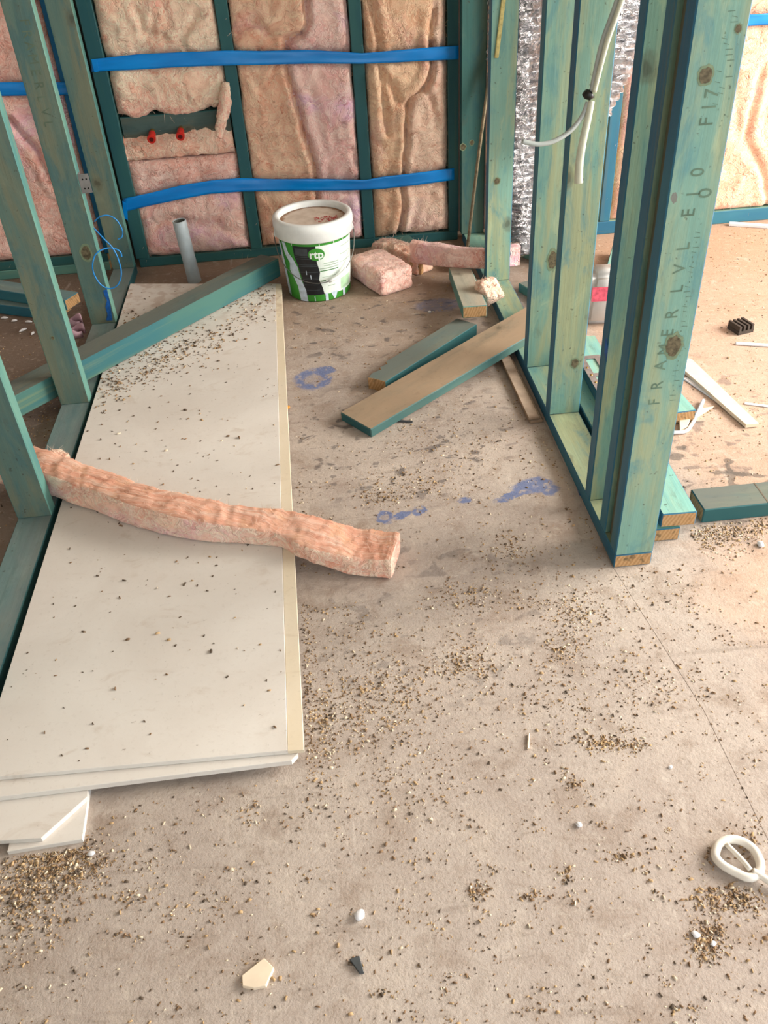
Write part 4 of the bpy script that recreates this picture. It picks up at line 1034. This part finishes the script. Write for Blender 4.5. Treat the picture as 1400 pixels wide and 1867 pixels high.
for v in bm.verts: v.co.y += (v.co.z-.10)*.03
link('label', mesh_of(bm), M['jug_red'], jg)
# plasterboard offcut and white strips
def offcut(name, pts, z0, z1, mt, lb, cat, group=None): o = prism(name, [V2(p) for p in pts], z0, z1, mt); tag(o, lb, cat, group); return o
M['white'] = plain('white_plastic', (232, 232, 234), .45, .4, 0, .03); M['cream'] = plain('cream_board', (238, 220, 194), .8, var=.05)
offcut('lining_offcut', [onz(1252, 652, .014), onz(1262, 655, .014), onz(1384, 772, .014), onz(1360, 774, .014), onz(1330, 748, .014), onz(1244, 672, .014)], .003, .014, M['cream'], 'pale cream lining offcut slanting on the right room floor', 'offcut')
def strip2(name, a, b_, z, wd, th, mt, lb, group=None):
    return tag(board2(name, (*V2(onz(*a)), z), (*V2(onz(*b_)), z), UP, wd, th, [mt]*3), lb, 'strip', group)
GW = 'thin white strips on the right room floor'
strip2('plastic_strip', (1248, 690), (1338, 752), .0, .018, .004, M['white'], 'bluish white strip lying along the cream lining offcut', GW)
strip2('plastic_strip', (1340, 628), (1470, 636), .0, .014, .008, M['white'], 'thin white strip near the small dark block in the right room', GW)
strip2('plastic_strip', (1356, 736), (1480, 752), .0, .012, .004, M['white'], 'faint white strip lying right of the cream lining offcut', GW)
strip2('plastic_strip', (1328, 411), (1480, 421), .0, .022, .014, M['white'], 'white strip along the foot of the right room back wall', GW)
# small green block with raw end, white loop of tie
a = onz(1222, 700, .04); bb = onz(1256, 733, .04)
tag(board2('timber_block', (.985, 2.28, 0), (1.0, 2.06, 0), UP, .075, .040, [FR2[0], M['edge'], M['end']]), 'small pale green block with brown end beside the tall right post', 'timber')
tag(link('cable_tie', tube_mesh([onz(1190, 790, .006), onz(1225, 789, .006), onz(1250, 786, .006), onz(1262, 772, .006), onz(1274, 748, .008), onz(1282, 730, .008)], .0055, 8, True, 6), M['white'], None, True), 'bent white plastic tie on the floor beside the small pale green block', 'tie')
offcut('timber_splinter', [onz(1238, 760, .012), onz(1254, 742, .012), onz(1262, 752, .012), onz(1254, 776, .012), onz(1240, 782, .012)], .0, .012, M['cream'], 'pale splintered wood scrap inside the bent white tie', 'scrap')
offcut('paper_scrap', [onz(1275, 745, .003), onz(1302, 740, .003), onz(1290, 748, .003), onz(1268, 762, .003)], .0, .003, M['cream'], 'small cream paper scrap outside the bent white tie', 'scrap')
# dark ridged block
db = empty('ridged_block', onz(1349, 602)); tag(db, 'small dark ridged plastic block on the right room floor', 'block')
M['charcoal'] = plain('charcoal_plastic', (70, 62, 56), .6)
slab('base', -.03, .03, -.03, .03, 0, .012, M['charcoal'], db)
for k in range(4): slab('fin', -.029+.0165*k, -.021+.0165*k, -.03, .03, .012, .03, M['charcoal'], db)
db.rotation_euler = (0, 0, .25)
# scraps of timber in the right room behind the studs
sc = [('green offcut with yellow end lying behind the white jug', (1.10, 3.02, 0), (1.22, 3.30, 0), .09, .042, FR2), ('thin pale offcut propped near the silver duct in the right room', (.98, 3.06, 0), (1.10, 2.88, 0), .05, .02, FR2),
      ('dusty offcut beside the far right stud on the right room floor', (.775, 3.07, 0), (.86, 2.86, 0), .085, .035, DU), ('pale green timber lying under the hanging foil duct', (.83, 3.44, 0), (.99, 3.18, 0), .08, .04, DU)]
for lb, a, bb, wd, th, mm in sc: tag(board2('timber_offcut', a, bb, UP, wd, th, mm), lb, 'timber', 'timber offcuts behind the right partition')
# ================================================================== LEFT ROOM ODDS AND ENDS
a = onz(-60, 520, .08); bb = onz(140, 545, .08)
BLU = [timber_face('blue_grey_timber', (120, 144, 138), (106, 142, 144), (90, 130, 142)), timber_edge('blue_timber_edge', (44, 106, 128), (54, 116, 130), (84, 120, 120)), M['end']]
def und(px, py, zt, zu): v = onz(px, py, zt); return (v.x, v.y, zu)
tag(board2('timber_plank', und(-140, 497, .083, .041), und(130, 540, .083, .041), UP, .08, .042, BLU), 'upper blue-grey plank with raw end on the left room floor', 'timber')
tag(board2('timber_plank', und(-150, 527, .040, 0), und(112, 557, .040, 0), UP, .10, .040, BLU), 'lower blue-edged plank on the left room floor', 'timber')
# curls of white offcut
for k, (px, py, an) in enumerate(((26, 585, .3), (52, 587, -.2), (42, 602, .8), (60, 608, 1.2), (8, 580, 0))):
    p = onz(px, py, .004); l = .011+.003*(k % 3)
    me = tube_mesh([p+Vector((math.cos(an)*l*t, math.sin(an)*l*t, .002*(1-t*t))) for t in (-1, -.5, 0, .5, 1)], lambda t: .0015+.0035*math.sin(t*3.14), 7, True, 3)
    tag(link('white_chip', me, M['white'], None, True), ('leftmost', 'long slanting', 'smallest', 'curled', 'far left edge')[k]+' white chip on the left room floor', 'chip', 'white chips on the left room floor')
# pink scraps
M['pinkfoam'] = plain('pink_foam', (206, 172, 186), .7, var=.1)
for (px, py, r_, lb) in ((138, 594, .03, 'upper pink curled scrap behind the second left stud'), (141, 612, .034, 'lower pink curled scrap behind the second left stud')):
    p = onz(px, py, .0); a_ = [p+Vector((r_*math.cos(t), r_*math.sin(t)*.8, .012+.010*math.sin(t*2))) for t in np.linspace(.4, 5.6, 12)]
    V_ = []; Fs = []
    for k, q in enumerate(a_): V_ += [(q.x, q.y, .001), (q.x, q.y, q.z+.020)]
    for k in range(len(a_)-1): Fs.append((2*k, 2*k+2, 2*k+3, 2*k+1))
    o = link('foam_scrap', pydata(V_, Fs), M['pinkfoam'], None, True); o.modifiers.new('t', 'SOLIDIFY').thickness = .004; tag(o, lb, 'scrap', 'pink curled scraps')

# ================================================================== THINGS ON THE NEAR FLOOR
tag(prism('plaster_chip', [V2(onz(*q, .008)) for q in ((442, 1797), (441, 1778), (481, 1746), (499, 1764), (484, 1797), (462, 1801))], 0, .008, M['cream']), 'angular cream plasterboard chip on the floor near the camera', 'chip')
M['darkchip'] = plain('dark_chip', (74, 78, 80), .6)
tag(prism('slate_chip', [V2(onz(*q, .006)) for q in ((637, 1748), (655, 1742), (663, 1772), (655, 1773))], 0, .006, M['darkchip']), 'small dark triangular chip on the floor near the camera', 'chip')
def pebble(name, px, py, r, mt, lb, seed, fl=.6, group=None):
    bm = bmesh.new(); bmesh.ops.create_icosphere(bm, subdivisions=2, radius=1)
    for v in bm.verts: v.co = v.co*(1+.3*vn(np.array([v.co*1.6+Vector((seed, 0, 0))]))[0])
    zmin = min(v.co.z for v in bm.verts)
    for v in bm.verts: v.co = Vector((v.co.x*r, v.co.y*r*1.25, (v.co.z-zmin)*r*fl))
    o = link(name, mesh_of(bm), mt, None, True); o.location = onz(px, py); o.rotation_euler = (0, 0, seed*1.3); return tag(o, lb, 'chip', group)
pebble('plaster_crumb', 656, 1670, .0085, M['white'], 'white rounded plaster crumb near the cream chip', 2)
pebble('plaster_crumb', 1055, 1505, .0055, M['white'], 'small white plaster crumb in the middle of the near floor', 5)
pebble('plaster_crumb', 1222, 1400, .0035, M['white'], 'tiny white crumb on the bright patch of floor', 6)
pebble('plaster_crumb', 1268, 1706, .0055, M['white'], 'white crumb left of the sawdust heap by the white ring', 8)
pebble('plaster_crumb', 1300, 1722, .0042, M['white'], 'small white crumb in the sawdust below the white ring', 9)
pebble('plaster_crumb', 167, 1558, .0055, M['white'], 'pale crumb by the offcut under the plasterboard', 11)
pebble('plaster_crumb', 1386, 995, .009, M['white'], 'white crumb in front of the sill plate on the right', 12)
pebble('plaster_crumb', 783, 570, .006, M['white'], 'small white crumb behind the green board', 13)
M['orange'] = plain('orange_plastic', (214, 150, 60), .5)
pebble('packer_bit', 524, 745, .009, M['orange'], 'tiny orange bit beside the plasterboard sheet', 14)
tag(link('wood_splinter', tube_mesh([onz(964, 1338, .003), onz(963, 1365, .003)], .0022, 6), M['cream'], None), 'straight pale splinter on the near floor', 'splinter')
tag(link('steel_nail', tube_mesh([onz(706, 766, .004), onz(752, 769, .004)], .0035, 6), M['darkchip'], None), 'grey nail poking out by the end of the brown board', 'nail')
# white oval ring with a bar and strap
wr_ = empty('plastic_ring', onz(1342, 1565)); tag(wr_, 'white oval plastic ring with a strap at the lower right', 'ring')
M['ringw'] = plain('ring_white', (232, 226, 214), .45, .4, 0, .04)
ct = wr_.location; rp = [onz(px, py, .010)-ct for px, py in ((1304, 1560), (1308, 1542), (1326, 1531), (1350, 1533), (1372, 1547), (1385, 1570), (1384, 1590), (1366, 1600), (1340, 1590), (1316, 1576))]
rp = rp+[rp[0], rp[1]]
me = tube_mesh(rp, .0075, 12, False, 8); link('ring', me, M['ringw'], wr_, True)
link('bar', tube_mesh([onz(1325, 1540, .012)-ct, onz(1350, 1565, .014)-ct, onz(1368, 1586, .016)-ct], .0045, 8, True, 4), M['ringw'], wr_, True)
link('strap', tube_mesh([onz(1372, 1588, .014)-ct, onz(1392, 1600, .012)-ct, onz(1450, 1640, .008)-ct, onz(1540, 1690, .006)-ct], .006, 8, True, 4), M['ringw'], wr_, True)

# ================================================================== SAWDUST AND CHIPS
M['chip1'] = plain('chip_tan', (186, 156, 116), .8, var=.15); M['chip2'] = plain('chip_dark', (98, 84, 70), .8, var=.2); M['chip3'] = plain('chip_pale', (222, 206, 180), .8, var=.1); M['chip4'] = plain('chip_brown', (142, 114, 86), .8, var=.2)
CM = [M['chip1'], M['chip2'], M['chip3'], M['chip4']]
def chips(name, P_, Z_, seed, lab, smin=.0006, smax=.0024, probs=(.38, .14, .14, .34)):
    rng = np.random.default_rng(seed); n = len(P_)
    base = np.array([[-1, -1, 0], [1, -1, 0], [1, 1, 0], [-1, 1, 0], [-.7, -.8, 1], [.8, -.7, 1], [.7, .7, 1], [-.8, .8, 1]], float)
    L = rng.uniform(smin, smax, n)*rng.choice([1, 1, 1, 1.7], n); W_ = L*rng.uniform(.18, .6, n); Hh = L*rng.uniform(.35, .9, n); a = rng.uniform(0, 6.28, n); tilt = rng.normal(0, .25, n)
    V_ = base[None]*np.stack([L, W_, Hh], 1)[:, None]*np.array([1, 1, 1]); V_ = V_*rng.uniform(.7, 1.25, V_.shape)
    V_[:, :, 2] += np.maximum(0, V_[:, :, 0]*np.sin(tilt)[:, None])
    x = V_[:, :, 0]*np.cos(a)[:, None]-V_[:, :, 1]*np.sin(a)[:, None]; y = V_[:, :, 0]*np.sin(a)[:, None]+V_[:, :, 1]*np.cos(a)[:, None]
    V_ = np.stack([x+P_[:, 0:1], y+P_[:, 1:2], V_[:, :, 2]+np.asarray(Z_).reshape(-1, 1)], 2).reshape(-1, 3)
    q = np.array([[4, 5, 6, 7], [0, 1, 5, 4], [1, 2, 6, 5], [2, 3, 7, 6], [3, 0, 4, 7]])
    Fq = (q[None]+8*np.arange(n)[:, None, None]).reshape(-1, 4)
    me = bpy.data.meshes.new(name); me.vertices.add(len(V_)); me.vertices.foreach_set('co', V_.ravel())
    me.loops.add(Fq.size); me.loops.foreach_set('vertex_index', Fq.ravel().astype(np.int32)); me.polygons.add(len(Fq)); me.polygons.foreach_set('loop_start', np.arange(0, Fq.size, 4, dtype=np.int32))
    mi = np.repeat(rng.choice(4, n, p=probs), 5).astype(np.int32)
    for k in CM: me.materials.append(k)
    me.polygons.foreach_set('material_index', mi); me.update(calc_edges=True); me.validate()
    o = bpy.data.objects.new(name, me); C.objects.link(o); tag(o, lab, 'sawdust', kind='stuff'); return o
rng = np.random.default_rng(77)
pts = []
def clus(px, py, spx, spy, n):
    for _ in range(n): p = onz(px+rng.normal(0, spx), py+rng.normal(0, spy)); pts.append((p.x, p.y))
def lin(a, b_, sp_, n):
    for _ in range(n):
        t = rng.uniform(); p = onz(a[0]+(b_[0]-a[0])*t+rng.normal(0, sp_), a[1]+(b_[1]-a[1])*t+rng.normal(0, sp_)); pts.append((p.x, p.y))
for c_ in ((1045, 1115, 35, 22, 260), (1030, 1180, 20, 18, 130), (845, 1190, 30, 25, 150), (870, 1090, 50, 18, 180), (690, 1255, 60, 40, 420), (650, 1320, 60, 40, 260), (760, 880, 60, 18, 260), (700, 905, 18, 10, 80),
           (930, 1000, 30, 22, 180), (1100, 1355, 30, 8, 170), (1160, 1360, 12, 8, 50), (850, 1220, 40, 14, 120), (870, 1625, 12, 10, 60), (970, 1635, 18, 5, 30), (1030, 1595, 10, 12, 40), (1135, 1560, 15, 10, 50), (1050, 1430, 15, 8, 40), (1330, 1640, 40, 14, 300), (1290, 1715, 18, 22, 240), (1370, 1530, 20, 20, 60),
           (110, 1570, 50, 26, 800), (60, 1610, 50, 40, 500), (40, 1660, 40, 40, 250), (240, 1640, 14, 10, 40), (590, 1340, 20, 60, 200), (1200, 1000, 20, 12, 220), (560, 1250, 8, 120, 160),
           (1210, 1080, 60, 30, 120), (720, 1060, 20, 12, 70), (770, 800, 60, 30, 160), (880, 820, 60, 40, 130), (1180, 1250, 60, 40, 160), (1000, 1270, 80, 50, 200), (760, 1420, 80, 60, 180), (620, 1120, 40, 60, 120)):
    clus(*c_[:4], int(c_[4]*1.5))
lin((1205, 985), (1400, 962), 9, 900); lin((1210, 1000), (1400, 985), 16, 300); lin((545, 800), (560, 1390), 8, 320); lin((930, 700), (1110, 1020), 8, 160)
for _ in range(420):                                         # little drifts
    cx_, cy_ = rng.uniform(0, 1400), 720+rng.uniform()**1.2*1140
    clus(cx_, cy_, rng.uniform(5, 26), rng.uniform(3, 12), int(rng.integers(3, 14)))
for _ in range(3600):
    p = onz(rng.uniform(0, 1400), 700+rng.uniform()**1.15*1170); pts.append((p.x, p.y))
for _ in range(2200): pts.append((rng.uniform(.72, 1.9), rng.uniform(1.72, 3.5)))
for _ in range(900): pts.append((rng.uniform(-.2, .6), rng.uniform(2.4, 3.5)))
for _ in range(1600): pts.append((rng.uniform(-1.6, -.87), rng.uniform(1.4, 3.5)))
for _ in range(500): pts.append((rng.uniform(-1.1, -.87), rng.uniform(2.3, 2.75)))
P_ = np.array(pts)
ins = (P_[:, 0] > -.862) & (P_[:, 0] < -.125) & (P_[:, 1] > 1.005)
ins |= (P_[:, 0] > .605) & (P_[:, 0] < .84) & (P_[:, 1] > 1.475)
ins |= (P_[:, 0] > .84) & (P_[:, 1] > 1.605) & (P_[:, 1] < 1.705)
ins |= (P_[:, 0] > -.68) & (P_[:, 0] < -.53) & (P_[:, 1] > .905) & (P_[:, 1] < 1.1)
def seg(a_, b_, hw):
    d = pdist(P_, [a_, b_]); return d < hw
for a_, b_, hw in (((-.012, 3.245), (-.012, 3.246), .125), ((.06, 2.18), (.62, 2.66), .068), ((.14, 2.42), (.40, 2.72), .04), ((.15, 3.10), (.24, 3.18), .07), ((-.12, 1.52), (.12, 1.50), .05), ((.52, 2.75), (.50, 3.0), .045),
                   ((-1.75, 3.45), (-.92, 3.1), .09), ((.985, 2.765), (1.0, 2.765), .075), ((1.1, 3.02), (1.22, 3.3), .045), ((.775, 3.07), (.86, 2.86), .043), ((.98, 2.24), (1.0, 2.02), .036), ((.83, 3.44), (.99, 3.18), .04)):
    ins |= seg(a_, b_, hw)
P_ = P_[~ins]
chips('floor_sawdust', P_, np.zeros(len(P_)), 5, 'scattered tan sawdust and wood chips over the whole floor')
# on the sheet
pts = []
def sclus(px, py, spx, spy, n):
    for _ in range(n): p = onz(px+rng.normal(0, spx), py+rng.normal(0, spy), Z4); pts.append((p.x, p.y))
for _ in range(420):
    t = rng.uniform(); x = 180+t*330; yl = 705-t*180; p = onz(x+rng.normal(0, 4), yl+8+abs(rng.normal(0, 22)), Z4); pts.append((p.x, p.y))
for c_ in ((300, 625, 60, 22, 380), (260, 660, 30, 15, 160), (240, 580, 20, 8, 40), (480, 535, 15, 8, 60), (430, 560, 30, 12, 80), (200, 690, 15, 12, 70)): sclus(*c_)
for _ in range(330): pts.append((rng.uniform(-.74, -.16), rng.uniform(1.06, 3.3)))
P_ = np.array(pts)
xr = np.interp(P_[:, 1], [1.04, 3.27], [a0[0], b0[0]])-.004
P_ = P_[(P_[:, 0] > -.752) & (P_[:, 0] < xr) & (P_[:, 1] > 1.045) & (P_[:, 1] < 3.27)]
chips('sheet_sawdust', P_, np.full(len(P_), Z4), 6, 'brown sawdust and dirt flecks scattered on the top plasterboard sheet', .0012, .0036, (.2, .42, .04, .34))
